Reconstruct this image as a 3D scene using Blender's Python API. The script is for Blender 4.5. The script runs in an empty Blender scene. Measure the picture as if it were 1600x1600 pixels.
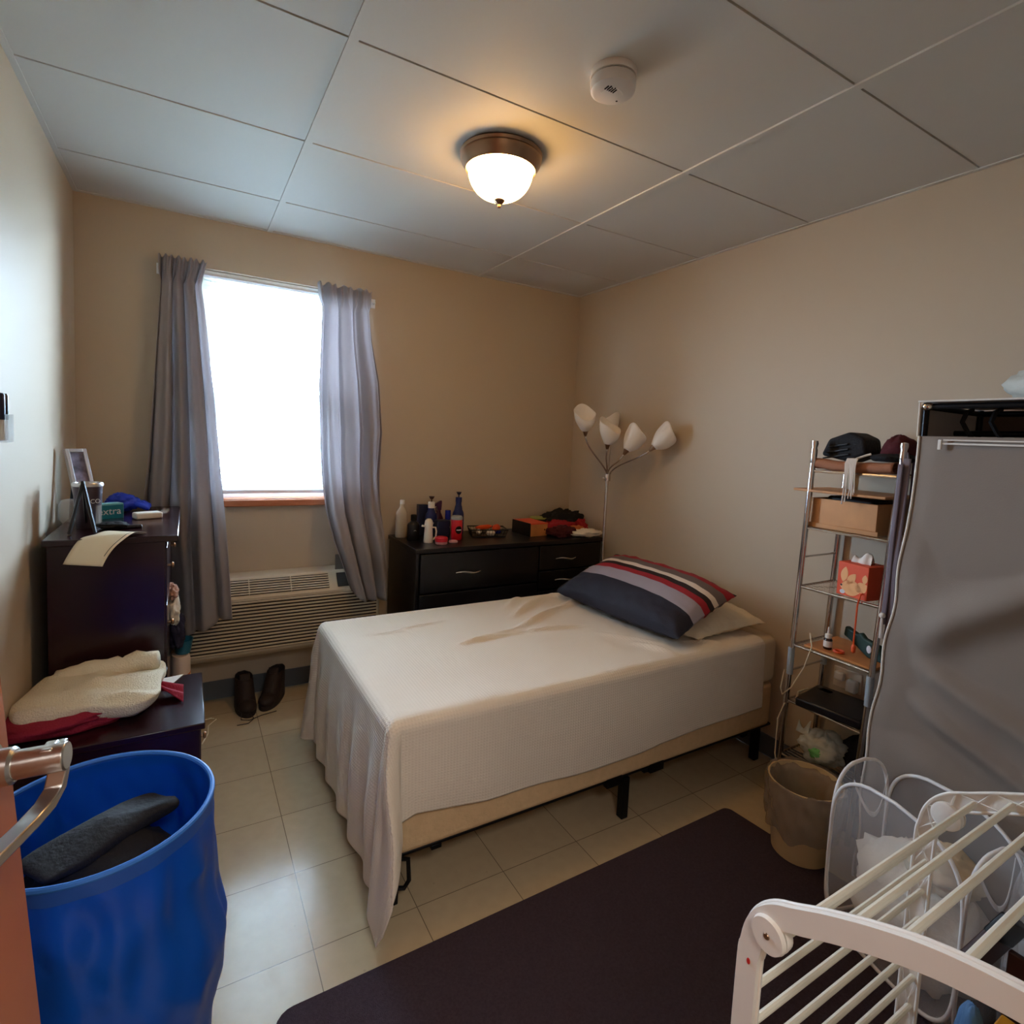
import bpy, math, random
from mathutils import Vector, Matrix, noise

# ------------------------------------------------------------------ scene, camera, light
sc = bpy.context.scene
col = sc.collection
PI = math.pi
W, H, YF = 2.822, 2.456, -3.25          # room width, ceiling height, front wall (back wall is y = 0, left wall x = 0)

cam_d = bpy.data.cameras.new('camera')
cam = bpy.data.objects.new('camera', cam_d); col.objects.link(cam)
cam_d.sensor_fit = 'HORIZONTAL'; cam_d.sensor_width = 36.0
cam_d.lens = 861.73 / 1600 * 36.0
cam_d.shift_x = (800 - 797.43) / 1600
cam_d.shift_y = -(800 - 749.37) / 1600
cam_d.clip_start = 0.02
RT = Vector((0.86228, -0.50434, 0.04597)); UP = Vector((-0.00135, 0.08848, 0.99608)); FW = Vector((0.50643, 0.85896, -0.07561))
m = Matrix.Identity(4)
for r in range(3):
    m[r][0], m[r][1], m[r][2] = RT[r], UP[r], -FW[r]
m.translation = Vector((0.43748, -3.19415, 1.44914))
cam.matrix_world = m
sc.camera = cam

sc.view_settings.view_transform = 'Standard'
sc.view_settings.look = 'None'
sc.view_settings.gamma = 1.0
sc.view_settings.exposure = 1.0
sc.view_settings.use_curve_mapping = False
sc.cycles.max_bounces = 10
sc.cycles.diffuse_bounces = 6
sc.cycles.transparent_max_bounces = 16
sc.cycles.sample_clamp_indirect = 6.0
sc.cycles.caustics_reflective = False
sc.cycles.caustics_refractive = False

wd = bpy.data.worlds.new('daylight'); sc.world = wd; wd.use_nodes = True
bg = wd.node_tree.nodes['Background']
bg.inputs['Color'].default_value = (0.55, 0.76, 1.0, 1)      # flat overcast sky
bg.inputs['Strength'].default_value = 52.0


def lamp(name, kind, loc, energy, color, rot=(0, 0, 0), **kw):
    d = bpy.data.lights.new(name, kind); d.energy = energy; d.color = color
    for k, v in kw.items(): setattr(d, k, v)
    o = bpy.data.objects.new(name, d); o.location = loc; o.rotation_euler = rot; col.objects.link(o)
    return o


p = lamp('window_portal', 'AREA', (0.885, 0.16, 1.63), 1, (1, 1, 1), rot=(-PI / 2, 0, 0), shape='RECTANGLE', size=0.80, size_y=1.18)
p.data.cycles.is_portal = True
lamp('hall_fill_light', 'AREA', (0.62, -3.95, 2.35), 13, (1.0, 0.96, 0.93), rot=(0, 0, 0), shape='RECTANGLE', size=0.7, size_y=0.5)  # added fill light, unseen behind the camera, to brighten the foreground


# ------------------------------------------------------------------ materials
MATS = {}


def S(c):                                    # sRGB 0-255 to linear
    return tuple(((v / 255) / 12.92 if v / 255 <= 0.04045 else ((v / 255 + 0.055) / 1.055) ** 2.4) for v in c)


def mat(name, rgb, rough=0.6, metal=0.0, bump=0.0, bscale=60.0, spec=0.5, var=0.0, vscale=6.0, trans=0.0, alpha=1.0, emit=None, estr=0.0, sheen=0.0, coat=0.0, transm=0.0, ior=1.45):
    mt = bpy.data.materials.new(name); mt.use_nodes = True
    nt = mt.node_tree; b = nt.nodes['Principled BSDF']; out = nt.nodes['Material Output']
    c = (*S(rgb), 1)
    b.inputs['Base Color'].default_value = c
    b.inputs['Roughness'].default_value = rough
    b.inputs['Metallic'].default_value = metal
    b.inputs['Specular IOR Level'].default_value = spec
    b.inputs['IOR'].default_value = ior
    if sheen: b.inputs['Sheen Weight'].default_value = sheen
    if coat: b.inputs['Coat Weight'].default_value = coat; b.inputs['Coat Roughness'].default_value = 0.15
    if transm: b.inputs['Transmission Weight'].default_value = transm
    if emit: b.inputs['Emission Color'].default_value = (*S(emit), 1); b.inputs['Emission Strength'].default_value = estr
    tc = nt.nodes.new('ShaderNodeTexCoord')
    if var:
        n = nt.nodes.new('ShaderNodeTexNoise'); n.inputs['Scale'].default_value = vscale; n.inputs['Detail'].default_value = 5
        nt.links.new(tc.outputs['Object'], n.inputs['Vector'])
        r = nt.nodes.new('ShaderNodeValToRGB'); r.color_ramp.elements[0].position = 0.3; r.color_ramp.elements[1].position = 0.7
        r.color_ramp.elements[0].color = tuple(max(0, v * (1 - var)) for v in c[:3]) + (1,)
        r.color_ramp.elements[1].color = tuple(min(1, v * (1 + var)) for v in c[:3]) + (1,)
        nt.links.new(n.outputs['Fac'], r.inputs['Fac']); nt.links.new(r.outputs['Color'], b.inputs['Base Color'])
    if bump:
        n = nt.nodes.new('ShaderNodeTexNoise'); n.inputs['Scale'].default_value = bscale; n.inputs['Detail'].default_value = 4
        nt.links.new(tc.outputs['Object'], n.inputs['Vector'])
        bp = nt.nodes.new('ShaderNodeBump'); bp.inputs['Strength'].default_value = bump; bp.inputs['Distance'].default_value = 0.01
        nt.links.new(n.outputs['Fac'], bp.inputs['Height']); nt.links.new(bp.outputs['Normal'], b.inputs['Normal'])
    last = b.outputs['BSDF']
    if trans:
        t = nt.nodes.new('ShaderNodeBsdfTranslucent'); t.inputs['Color'].default_value = c
        mx = nt.nodes.new('ShaderNodeMixShader'); mx.inputs[0].default_value = trans
        nt.links.new(last, mx.inputs[1]); nt.links.new(t.outputs[0], mx.inputs[2]); last = mx.outputs[0]
    if alpha < 1:
        t = nt.nodes.new('ShaderNodeBsdfTransparent')
        mx = nt.nodes.new('ShaderNodeMixShader'); mx.inputs[0].default_value = alpha
        nt.links.new(t.outputs[0], mx.inputs[1]); nt.links.new(last, mx.inputs[2]); last = mx.outputs[0]
    if last is not b.outputs['BSDF']: nt.links.new(last, out.inputs['Surface'])
    MATS[name] = mt
    return mt


def ramp_stripes(name, stops, axis='X', lo=-0.25, hi=0.25, rough=0.75, bump=0.15):
    """hard-edged stripes across one object axis: stops = [(pos 0..1, rgb), ...]"""
    mt = mat(name, stops[0][1], rough, bump=bump, bscale=250)
    nt = mt.node_tree; b = nt.nodes['Principled BSDF']
    tc = nt.nodes.new('ShaderNodeTexCoord'); sp = nt.nodes.new('ShaderNodeSeparateXYZ'); mr = nt.nodes.new('ShaderNodeMapRange')
    nt.links.new(tc.outputs['Object'], sp.inputs[0]); nt.links.new(sp.outputs[axis], mr.inputs['Value'])
    mr.inputs['From Min'].default_value = lo; mr.inputs['From Max'].default_value = hi
    r = nt.nodes.new('ShaderNodeValToRGB'); cr = r.color_ramp; cr.interpolation = 'CONSTANT'
    cr.elements[0].position = 0; cr.elements[0].color = (*S(stops[0][1]), 1)
    cr.elements[1].position = stops[1][0]; cr.elements[1].color = (*S(stops[1][1]), 1)
    for pz, c in stops[2:]:
        e = cr.elements.new(pz); e.color = (*S(c), 1)
    nt.links.new(mr.outputs[0], r.inputs['Fac']); nt.links.new(r.outputs['Color'], b.inputs['Base Color'])
    return mt


mat('wall_paint', (196, 179, 156), 0.55, bump=0.04, bscale=180, spec=0.35)
mat('ceiling_panel', (206, 204, 198), 0.6, bump=0.03, bscale=120, spec=0.3)
mat('ceiling_gap', (30, 22, 18), 0.9)
mat('baseboard_vinyl', (92, 98, 104), 0.5)
mat('window_vinyl', (235, 238, 240), 0.35)
mat('sill_wood', (176, 104, 66), 0.4, var=0.12, vscale=9)
mat('door_wood', (186, 104, 66), 0.38, var=0.14, vscale=3, coat=0.3)
mat('brushed_steel', (190, 186, 180), 0.28, metal=1.0)
mat('satin_nickel', (206, 200, 194), 0.26, metal=1.0)
mat('chrome', (205, 198, 192), 0.14, metal=1.0)
mat('bronze_metal', (150, 120, 96), 0.3, metal=1.0)
mat('brown_laminate', (38, 13, 19), 0.22, var=0.15, vscale=4, coat=0.1)
mat('black_laminate', (11, 10, 16), 0.33, var=0.1, vscale=5)
mat('ac_plastic', (205, 190, 166), 0.45)
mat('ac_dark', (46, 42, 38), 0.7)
mat('ac_grey', (120, 116, 112), 0.5)
mat('blind_white', (238, 240, 240), 0.5, trans=0.35)
mat('glass', (255, 255, 255), 0.0, transm=1.0, alpha=0.15, ior=1.02)
mat('siding', (228, 238, 240), 0.7)
mat('gutter', (120, 170, 178), 0.6)
mat('outdoor_ground', (150, 155, 140), 0.9, var=0.2)
mat('blue_nylon', (14, 90, 198), 0.34, bump=0.10, bscale=18, trans=0.25, spec=0.6)
mat('blue_trim', (50, 116, 204), 0.5)
mat('blue_hem', (34, 82, 168), 0.5)
mat('black_cloth', (20, 19, 22), 0.85, bump=0.3, bscale=90)
mat('dark_fold', (27, 26, 29), 0.85, bump=0.3, bscale=90)
mat('charcoal_cloth', (44, 42, 46), 0.85, bump=0.3, bscale=90)
mat('black_plastic', (14, 12, 15), 0.35)
mat('black_metal', (20, 20, 22), 0.4, metal=0.6)
mat('dark_inside', (12, 11, 12), 0.95)
mat('white_plastic', (232, 228, 220), 0.4)
mat('ivory_plastic', (226, 218, 202), 0.4)
mat('white_cloth', (244, 236, 222), 0.85, bump=0.25, bscale=120)
mat('cream_towel', (232, 220, 194), 0.9, bump=0.6, bscale=220)
mat('burgundy_cloth', (142, 22, 48), 0.85, bump=0.3, bscale=160)
mat('red_cloth', (158, 24, 34), 0.85, bump=0.3, bscale=120)
mat('dark_red_cloth', (74, 12, 20), 0.85, bump=0.3, bscale=120)
mat('brown_cloth', (160, 106, 76), 0.75, bump=0.25, bscale=90)
mat('navy_cloth', (40, 40, 66), 0.85, bump=0.3, bscale=120)
mat('orange_cloth', (196, 108, 56), 0.85, bump=0.3, bscale=120)
mat('paper_white', (236, 230, 222), 0.7)
mat('paper_cream', (216, 200, 172), 0.7)
mat('teal_card', (18, 122, 142), 0.45)
mat('teal_pale', (120, 190, 200), 0.45)
mat('blue_glove', (26, 60, 196), 0.5)
mat('silver_frame', (206, 204, 206), 0.3, metal=0.8)
mat('photo_print', (110, 100, 118), 0.4, var=0.7, vscale=30)
mat('tumbler_grey', (78, 68, 78), 0.3, metal=0.4)
mat('clear_plastic', (235, 240, 242), 0.15, alpha=0.28)
mat('navy_plastic', (22, 34, 98), 0.3)
mat('navy_dark', (26, 32, 62), 0.4)
mat('royal_plastic', (24, 40, 150), 0.25)
mat('plum_plastic', (60, 16, 48), 0.3)
mat('red_plastic', (198, 26, 38), 0.35)
mat('pink_plastic', (214, 160, 168), 0.4)
mat('milk_plastic', (212, 196, 172), 0.3, trans=0.3)
mat('lid_grey', (160, 170, 176), 0.4)
mat('orange_plastic', (226, 84, 34), 0.4)
mat('orange_card', (222, 82, 44), 0.55)
mat('peach_print', (240, 176, 118), 0.55)
mat('light_wood', (196, 142, 92), 0.5, var=0.16, vscale=7)
mat('tan_wood', (192, 124, 66), 0.5, var=0.2, vscale=9)
mat('lime_lid', (168, 172, 80), 0.4)
mat('green_pouch', (24, 52, 44), 0.6)
mat('amber_bottle', (48, 22, 14), 0.2)
mat('mattress_ticking', (214, 182, 140), 0.8, bump=0.35, bscale=45, var=0.05, vscale=30)
mat('fitted_sheet', (214, 196, 168), 0.85, bump=0.15, bscale=60)
mat('pillowcase', (222, 208, 182), 0.85, bump=0.5, bscale=26)
mat('wardrobe_fabric', (166, 153, 142), 0.8, bump=0.1, bscale=300, trans=0.35)
mat('wardrobe_piping', (226, 220, 210), 0.7)
mat('curtain_fabric', (184, 178, 180), 0.7, bump=0.12, bscale=320, trans=0.45, sheen=0.2)
mat('bin_cream', (206, 180, 134), 0.5)
mat('bag_grey', (170, 158, 146), 0.25, alpha=0.55, trans=0.3, bump=0.7, bscale=25)
mat('bag_white', (226, 230, 222), 0.35, alpha=0.85, trans=0.3, bump=0.5, bscale=30)
mat('bag_clear', (220, 220, 222), 0.15, alpha=0.5, bump=0.8, bscale=25)
mat('bag_green', (110, 190, 110), 0.5)
mat('mesh_white', (236, 234, 236), 0.7, alpha=0.26, trans=0.3)
mat('mesh_trim', (236, 234, 234), 0.6)
mat('rack_white', (238, 232, 224), 0.35)
mat('rack_rod', (236, 230, 214), 0.35)
mat('rug', (78, 66, 76), 0.97, bump=0.9, bscale=420, var=0.12, vscale=140, spec=0.1)
mat('boot_leather', (42, 31, 30), 0.7, bump=0.2, bscale=60)
mat('boot_sole', (40, 30, 28), 0.8)
mat('cord_cream', (222, 208, 178), 0.5)
mat('cord_dark', (40, 34, 36), 0.6)
mat('lilac_strap', (118, 106, 114), 0.6)
mat('purple_strap', (70, 56, 76), 0.6)
mat('white_fringe', (226, 216, 206), 0.8)
mat('wire_grey', (140, 140, 145), 0.4)
mat('red_dot', (200, 40, 40), 0.4)
mat('blue_tote', (96, 140, 190), 0.6)
mat('yellow_bin', (206, 140, 34), 0.5)
mat('brown_leather', (62, 34, 28), 0.45)
mat('white_ink', (225, 225, 230), 0.5)
mat('dark_ink', (50, 48, 50), 0.6)
mat('outlet_plastic', (220, 206, 186), 0.4)
mat('frosted_shade', (252, 249, 245), 0.3, trans=0.3)
mat('dome_glass', (255, 236, 200), 0.3, emit=(255, 196, 118), estr=18.5)
mat('stripe_cloth', (196, 150, 130), 0.8, bump=0.2)
mat('teal_plastic', (34, 110, 142), 0.4)
mat('rose_cream', (222, 202, 190), 0.5)
mat('detector_white', (222, 214, 206), 0.5)


def floor_material():
    mt = mat('floor_tiles', (196, 182, 150), 0.25, spec=0.5)
    nt = mt.node_tree; b = nt.nodes['Principled BSDF']
    N = nt.nodes.new; L = nt.links.new
    tc = N('ShaderNodeTexCoord'); sp = N('ShaderNodeSeparateXYZ'); L(tc.outputs['Object'], sp.inputs[0])

    def M(op, a, bb=None):
        n = N('ShaderNodeMath'); n.operation = op
        for i, v in enumerate((a, bb)):
            if v is None: continue
            if isinstance(v, (int, float)): n.inputs[i].default_value = v
            else: L(v, n.inputs[i])
        return n.outputs[0]
    T = 0.3048
    masks, cells = [], []
    for ax, off in (('X', 0.7452), ('Y', -1.4056)):
        u = M('DIVIDE', M('SUBTRACT', sp.outputs[ax], off), T)
        f = M('FRACT', M('ADD', u, 100.0))
        d = M('MINIMUM', f, M('SUBTRACT', 1.0, f))
        masks.append(M('LESS_THAN', d, 0.0042)); cells.append(M('FLOOR', M('ADD', u, 100.0)))
    line = M('MAXIMUM', masks[0], masks[1])
    cb = N('ShaderNodeCombineXYZ'); L(cells[0], cb.inputs[0]); L(cells[1], cb.inputs[1])
    wn = N('ShaderNodeTexWhiteNoise'); wn.noise_dimensions = '3D'; L(cb.outputs[0], wn.inputs['Vector'])
    n1 = N('ShaderNodeTexNoise'); n1.inputs['Scale'].default_value = 26; n1.inputs['Detail'].default_value = 6; L(tc.outputs['Object'], n1.inputs['Vector'])
    v = M('ADD', M('ADD', 0.72, M('MULTIPLY', wn.outputs['Value'], 0.07)), M('MULTIPLY', n1.outputs['Fac'], 0.14))
    spots = N('ShaderNodeTexVoronoi'); spots.inputs['Scale'].default_value = 9; L(tc.outputs['Object'], spots.inputs['Vector'])
    sm = M('MULTIPLY', M('LESS_THAN', spots.outputs['Distance'], 0.03), 0.12)
    v = M('SUBTRACT', v, sm)
    mixc = N('ShaderNodeMix'); mixc.data_type = 'RGBA'; mixc.blend_type = 'MULTIPLY'; mixc.inputs[0].default_value = 1
    mixc.inputs[6].default_value = (*S((206, 186, 152)), 1)
    g = N('ShaderNodeCombineColor'); L(v, g.inputs[0]); L(v, g.inputs[1]); L(v, g.inputs[2]); L(g.outputs[0], mixc.inputs[7])
    m2 = N('ShaderNodeMix'); m2.data_type = 'RGBA'; L(line, m2.inputs[0]); L(mixc.outputs[2], m2.inputs[6]); m2.inputs[7].default_value = (*S((120, 106, 84)), 1)
    L(m2.outputs[2], b.inputs['Base Color'])
    b.inputs['Roughness'].default_value = 0.18
    bp = N('ShaderNodeBump'); bp.inputs['Strength'].default_value = 0.06; L(n1.outputs['Fac'], bp.inputs['Height']); L(bp.outputs['Normal'], b.inputs['Normal'])


floor_material()


def waffle_material():
    mt = mat('waffle_blanket', (228, 216, 200), 0.85)
    nt = mt.node_tree; b = nt.nodes['Principled BSDF']; N = nt.nodes.new; L = nt.links.new
    uv = N('ShaderNodeUVMap'); uv.uv_map = 'cloth'
    hs = []
    for ang in (0.0, PI / 2):
        w = N('ShaderNodeTexWave'); w.wave_type = 'BANDS'; w.bands_direction = 'X'; w.inputs['Scale'].default_value = 30.0
        mp = N('ShaderNodeMapping'); mp.inputs['Rotation'].default_value = (0, 0, ang + 0.785 * 0)
        L(uv.outputs[0], mp.inputs[0]); L(mp.outputs[0], w.inputs['Vector']); hs.append(w.outputs['Fac'])
    mu = N('ShaderNodeMath'); mu.operation = 'MULTIPLY'; L(hs[0], mu.inputs[0]); L(hs[1], mu.inputs[1])
    bp = N('ShaderNodeBump'); bp.inputs['Strength'].default_value = 0.22; bp.inputs['Distance'].default_value = 0.006
    L(mu.outputs[0], bp.inputs['Height']); L(bp.outputs['Normal'], b.inputs['Normal'])


waffle_material()


# ------------------------------------------------------------------ mesh helpers
class MB:
    def __init__(s): s.v, s.f, s.uv = [], [], None

    def add(s, vs, fs):
        o = len(s.v); s.v += [tuple(x) for x in vs]; s.f += [tuple(i + o for i in f) for f in fs]; return s

    def box(s, x0, x1, y0, y1, z0, z1, M=None):
        vs = [Vector((x, y, z)) for z in (z0, z1) for y in (y0, y1) for x in (x0, x1)]
        if M is not None: vs = [M @ v for v in vs]
        return s.add(vs, [(0, 2, 3, 1), (4, 5, 7, 6), (0, 1, 5, 4), (2, 6, 7, 3), (0, 4, 6, 2), (1, 3, 7, 5)])

    def tube(s, pts, r, seg=10, closed=False, cap=True, flat=None):
        """tube along points; r number or list; flat=(a,b) gives a rectangular-ish section a x b oriented with z"""
        pts = [Vector(q) for q in pts]; n = len(pts)
        rs = r if isinstance(r, (list, tuple)) else [r] * n
        vs, fs = [], []
        prev = None
        for i, q in enumerate(pts):
            a = pts[(i - 1) % n] if (closed or i > 0) else q
            c = pts[(i + 1) % n] if (closed or i < n - 1) else q
            t = (c - a)
            t = t.normalized() if t.length > 1e-9 else Vector((0, 0, 1))
            if prev is None:
                u = t.orthogonal().normalized()
                if abs(t.z) < 0.9: u = (Vector((0, 0, 1)) - t * t.z).normalized()
                else: u = (Vector((1, 0, 0)) - t * t.x).normalized()
            else:
                u = (prev - t * prev.dot(t)); u = u.normalized() if u.length > 1e-6 else t.orthogonal().normalized()
            prev = u; w = t.cross(u)
            for k in range(seg):
                an = 2 * PI * k / seg
                vs.append(q + (u * math.cos(an) + w * math.sin(an)) * rs[i])
        for i in range(n if closed else n - 1):
            for k in range(seg):
                a = i * seg + k; b2 = i * seg + (k + 1) % seg
                j = (i + 1) % n
                fs.append((a, b2, j * seg + (k + 1) % seg, j * seg + k))
        if cap and not closed:
            fs.append(tuple(range(seg))[::-1]); fs.append(tuple((n - 1) * seg + k for k in range(seg)))
        return s.add(vs, fs)

    def lathe(s, prof, c=(0, 0, 0), seg=28, M=None, sx=1.0, sy=1.0):
        """prof = [(r, z), ...]"""
        vs, fs = [], []
        for r, z in prof:
            for k in range(seg):
                a = 2 * PI * k / seg
                v = Vector((r * math.cos(a) * sx, r * math.sin(a) * sy, z))
                if M is not None: v = M @ v
                vs.append(v + Vector(c))
        for i in range(len(prof) - 1):
            for k in range(seg):
                a = i * seg + k; b2 = i * seg + (k + 1) % seg
                fs.append((a, b2, b2 + seg, a + seg))
        if prof[0][0] > 1e-4: fs.append(tuple(range(seg))[::-1])
        if prof[-1][0] > 1e-4: fs.append(tuple((len(prof) - 1) * seg + k for k in range(seg)))
        return s.add(vs, fs)

    def grid(s, fn, nu, nv, cu=False, uv=None):
        vs, fs = [], []
        for i in range(nu + (0 if cu else 1)):
            for j in range(nv + 1):
                vs.append(fn(i / nu, j / nv))
        m_ = nu if cu else nu + 1
        for i in range(nu):
            for j in range(nv):
                a = i * (nv + 1) + j; b2 = ((i + 1) % m_) * (nv + 1) + j
                fs.append((a, b2, b2 + 1, a + 1))
        if uv:
            s.uv = [uv(i / nu, j / nv) for i in range(nu + 1) for j in range(nv + 1)]
        return s.add(vs, fs)

    def prism(s, poly, z0, z1, M=None):
        n = len(poly)
        vs = [Vector((x, y, z0)) for x, y in poly] + [Vector((x, y, z1)) for x, y in poly]
        if M is not None: vs = [M @ v for v in vs]
        return s.add(vs, [tuple(range(n))[::-1], tuple(range(n, 2 * n))] + [(i, (i + 1) % n, n + (i + 1) % n, n + i) for i in range(n)])

    def ell(s, c, r, seg=20, rings=12, fn=None, M=None):
        vs, fs = [], []
        for i in range(rings + 1):
            th = PI * i / rings
            for k in range(seg):
                ph = 2 * PI * k / seg
                d = Vector((math.sin(th) * math.cos(ph), math.sin(th) * math.sin(ph), math.cos(th)))
                k2 = fn(d) if fn else 1.0
                v = Vector((d.x * r[0] * k2, d.y * r[1] * k2, d.z * r[2] * k2))
                if M is not None: v = M @ v
                vs.append(v + Vector(c))
        for i in range(rings):
            for k in range(seg):
                a = i * seg + k; b2 = i * seg + (k + 1) % seg
                fs.append((a, a + seg, b2 + seg, b2))
        return s.add(vs, fs)

    def obj(s, name, mt, parent=None, bevel=0.0, sub=0, solid=0.0, ang=35, loc=None, rz=0.0, smooth=True, bseg=2):
        me = bpy.data.meshes.new(name); me.from_pydata(s.v, [], s.f); me.validate(); me.update()
        if s.uv and len(s.uv) == len(me.vertices):
            ul = me.uv_layers.new(name='cloth')
            for lp in me.loops: ul.data[lp.index].uv = s.uv[lp.vertex_index]
        o = bpy.data.objects.new(name, me); col.objects.link(o)
        me.materials.append(MATS[mt] if isinstance(mt, str) else mt)
        if smooth:
            me.polygons.foreach_set('use_smooth', [True] * len(me.polygons))
            if ang < 180: me.set_sharp_from_angle(angle=math.radians(ang))
        if parent is not None: o.parent = parent
        if loc is not None: o.location = loc
        if rz: o.rotation_euler = (0, 0, rz)
        if solid:
            md = o.modifiers.new('solid', 'SOLIDIFY'); md.thickness = solid; md.offset = 0
        if bevel:
            md = o.modifiers.new('bevel', 'BEVEL'); md.width = bevel; md.segments = bseg; md.limit_method = 'ANGLE'; md.angle_limit = math.radians(40)
        if sub:
            md = o.modifiers.new('sub', 'SUBSURF'); md.levels = sub; md.render_levels = sub
        return o


def tag(o, label=None, cat=None, group=None, kind=None):
    if label: o['label'] = label
    if cat: o['category'] = cat
    if group: o['group'] = group
    if kind: o['kind'] = kind
    return o


def thing(name, label, cat, loc=(0, 0, 0), rz=0.0, group=None):
    o = bpy.data.objects.new(name, None); o.empty_display_size = 0.05; o.location = loc; o.rotation_euler = (0, 0, rz); col.objects.link(o)
    return tag(o, label, cat, group)


def copy_tree(o, parent=None):
    c = o.copy(); col.objects.link(c); c.parent = parent
    for ch in list(o.children): copy_tree(ch, c)
    return c


def struct(name, mb, mt, parent=None, **kw):
    o = mb.obj(name, mt, parent, **kw)
    if parent is None: o['kind'] = 'structure'
    return o


def text(s, name, mt, parent, loc, rot, size, extrude=0.0004, align='CENTER', scale_x=1.0):
    cu = bpy.data.curves.new(name, 'FONT'); cu.body = s; cu.size = size; cu.extrude = extrude; cu.align_x = align; cu.align_y = 'CENTER'
    tmp = bpy.data.objects.new(name + '_t', cu); col.objects.link(tmp)
    dg = bpy.context.evaluated_depsgraph_get(); me = bpy.data.meshes.new_from_object(tmp.evaluated_get(dg))
    bpy.data.objects.remove(tmp)
    o = bpy.data.objects.new(name, me); col.objects.link(o); me.materials.clear(); me.materials.append(MATS[mt])
    o.parent = parent; o.location = loc; o.rotation_euler = rot; o.scale = (scale_x, 1, 1)
    return o


def nz(x, y, z=0.0): return noise.noise(Vector((x, y, z)))
def lerp(a, b, t): return a + (b - a) * t
def smooth01(t): t = max(0.0, min(1.0, t)); return t * t * (3 - 2 * t)


def pw(tbl, x):
    """piecewise linear table [(x, y), ...] sorted by x"""
    if x <= tbl[0][0]: return tbl[0][1]
    for (a, b), (c, d) in zip(tbl, tbl[1:]):
        if x <= c: return lerp(b, d, (x - a) / (c - a))
    return tbl[-1][1]


def Rz(a, loc=(0, 0, 0)): return Matrix.Translation(Vector(loc)) @ Matrix.Rotation(a, 4, 'Z')
def MR(loc, rx=0, ry=0, rz=0): return Matrix.Translation(Vector(loc)) @ Matrix.Rotation(rz, 4, 'Z') @ Matrix.Rotation(ry, 4, 'Y') @ Matrix.Rotation(rx, 4, 'X')


def along(p0, p1):
    """matrix whose z axis runs from p0 to p1"""
    p0, p1 = Vector(p0), Vector(p1)
    return Matrix.Translation(p0) @ (p1 - p0).to_track_quat('Z', 'Y').to_matrix().to_4x4()


def cloth_lump(c, r, seed, amp=0.25, freq=2.2, flat=0.0, seg=40, rings=24):
    """crumpled cloth heap"""
    def f(d):
        q = d * freq + Vector((seed * 3.1, seed * 1.7, seed))
        return 1 + amp * noise.noise(q) + amp * 0.55 * (1 - 2 * abs(noise.noise(q * 2.3))) - amp * 0.3
    mb = MB().ell(c, r, seg, rings, f)
    mb.v = [(x, y, max(z, c[2] - r[2] * flat)) if flat else (x, y, z) for x, y, z in mb.v]
    return mb


# ------------------------------------------------------------------ room shell
YH = -4.6                                   # end of the hallway behind the doorway
struct('floor', MB().box(-0.15, W + 0.15, YH, 0.0, -0.05, 0.0), 'floor_tiles', smooth=False)
wx0, wx1, wz0, wz1 = 0.50, 1.27, 1.06, 2.215
mb = MB()
mb.box(-0.15, wx0, 0, 0.16, 0, H); mb.box(wx1, W + 0.15, 0, 0.16, 0, H)
mb.box(wx0, wx1, 0, 0.16, 0, wz0); mb.box(wx0, wx1, 0, 0.16, wz1, H)
struct('wall_back', mb, 'wall_paint', smooth=False)
struct('wall_left', MB().box(-0.15, 0, YH, 0, 0, H), 'wall_paint', smooth=False)
struct('wall_right', MB().box(W, W + 0.15, YH, 0, 0, H), 'wall_paint', smooth=False)
mb = MB(); mb.box(1.0, W, YF - 0.12, YF, 0, H); mb.box(0.08, 1.0, YF - 0.12, YF, 2.06, H); mb.box(0, 0.08, YF - 0.12, YF, 0, H)
struct('wall_front', mb, 'wall_paint', smooth=False)
struct('wall_hall', MB().box(0, W, YH - 0.1, YH, 0, H), 'wall_paint', smooth=False)

# suspended ceiling: panels between tees, a thin dark gap beside every cross tee
xs = [0.0, 0.807, 2.026, W]
ys = [0.0, -0.437, -1.047, -1.656, -2.266, -2.876, -3.485, -4.10, YH]
mb = MB()
for i in range(3):
    for j in range(len(ys) - 1):
        x0 = xs[i] + (0.012 if i else 0.0); x1 = xs[i + 1] - (0.012 if i < 2 else 0.0)
        y1 = ys[j] - (0.0145 if j else 0.0); y0 = ys[j + 1] + (0.0070 if j < len(ys) - 2 else 0.0)
        mb.box(x0, x1, y0, y1, H, H + 0.012)
struct('ceiling', mb, 'ceiling_panel', smooth=False)
struct('ceiling_void', MB().box(-0.15, W + 0.15, YH, 0.16, H + 0.02, H + 0.06), 'ceiling_gap', smooth=False)
n = 1
for x in xs[1:3]:
    struct('trim_%d' % n, MB().box(x - 0.0125, x + 0.0125, YH, 0, H - 0.006, H + 0.015), 'ceiling_panel', smooth=False); n += 1
for y in ys[1:-1]:
    mb = MB()
    for i in range(3):
        x0 = xs[i] + (0.0125 if i else 0.0); x1 = xs[i + 1] - (0.0125 if i < 2 else 0.0)
        mb.box(x0, x1, y - 0.0100, y + 0.0075, H - 0.002, H + 0.015)
    struct('trim_%d' % n, mb, 'ceiling_panel', smooth=False); n += 1
struct('trim_%d' % n, MB().box(0, W, -0.018, 0, H - 0.004, H), 'ceiling_panel', smooth=False); n += 1
struct('trim_%d' % n, MB().box(0, 0.018, YF, -0.018, H - 0.004, H), 'ceiling_panel', smooth=False); n += 1
struct('trim_%d' % n, MB().box(W - 0.018, W, YF, -0.018, H - 0.004, H), 'ceiling_panel', smooth=False); n += 1
struct('baseboard_back', MB().box(0, W, -0.006, 0, 0, 0.1), 'baseboard_vinyl', bevel=0.002)
struct('baseboard_left', MB().box(0, 0.006, YF, -0.006, 0, 0.1), 'baseboard_vinyl', bevel=0.002)
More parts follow.
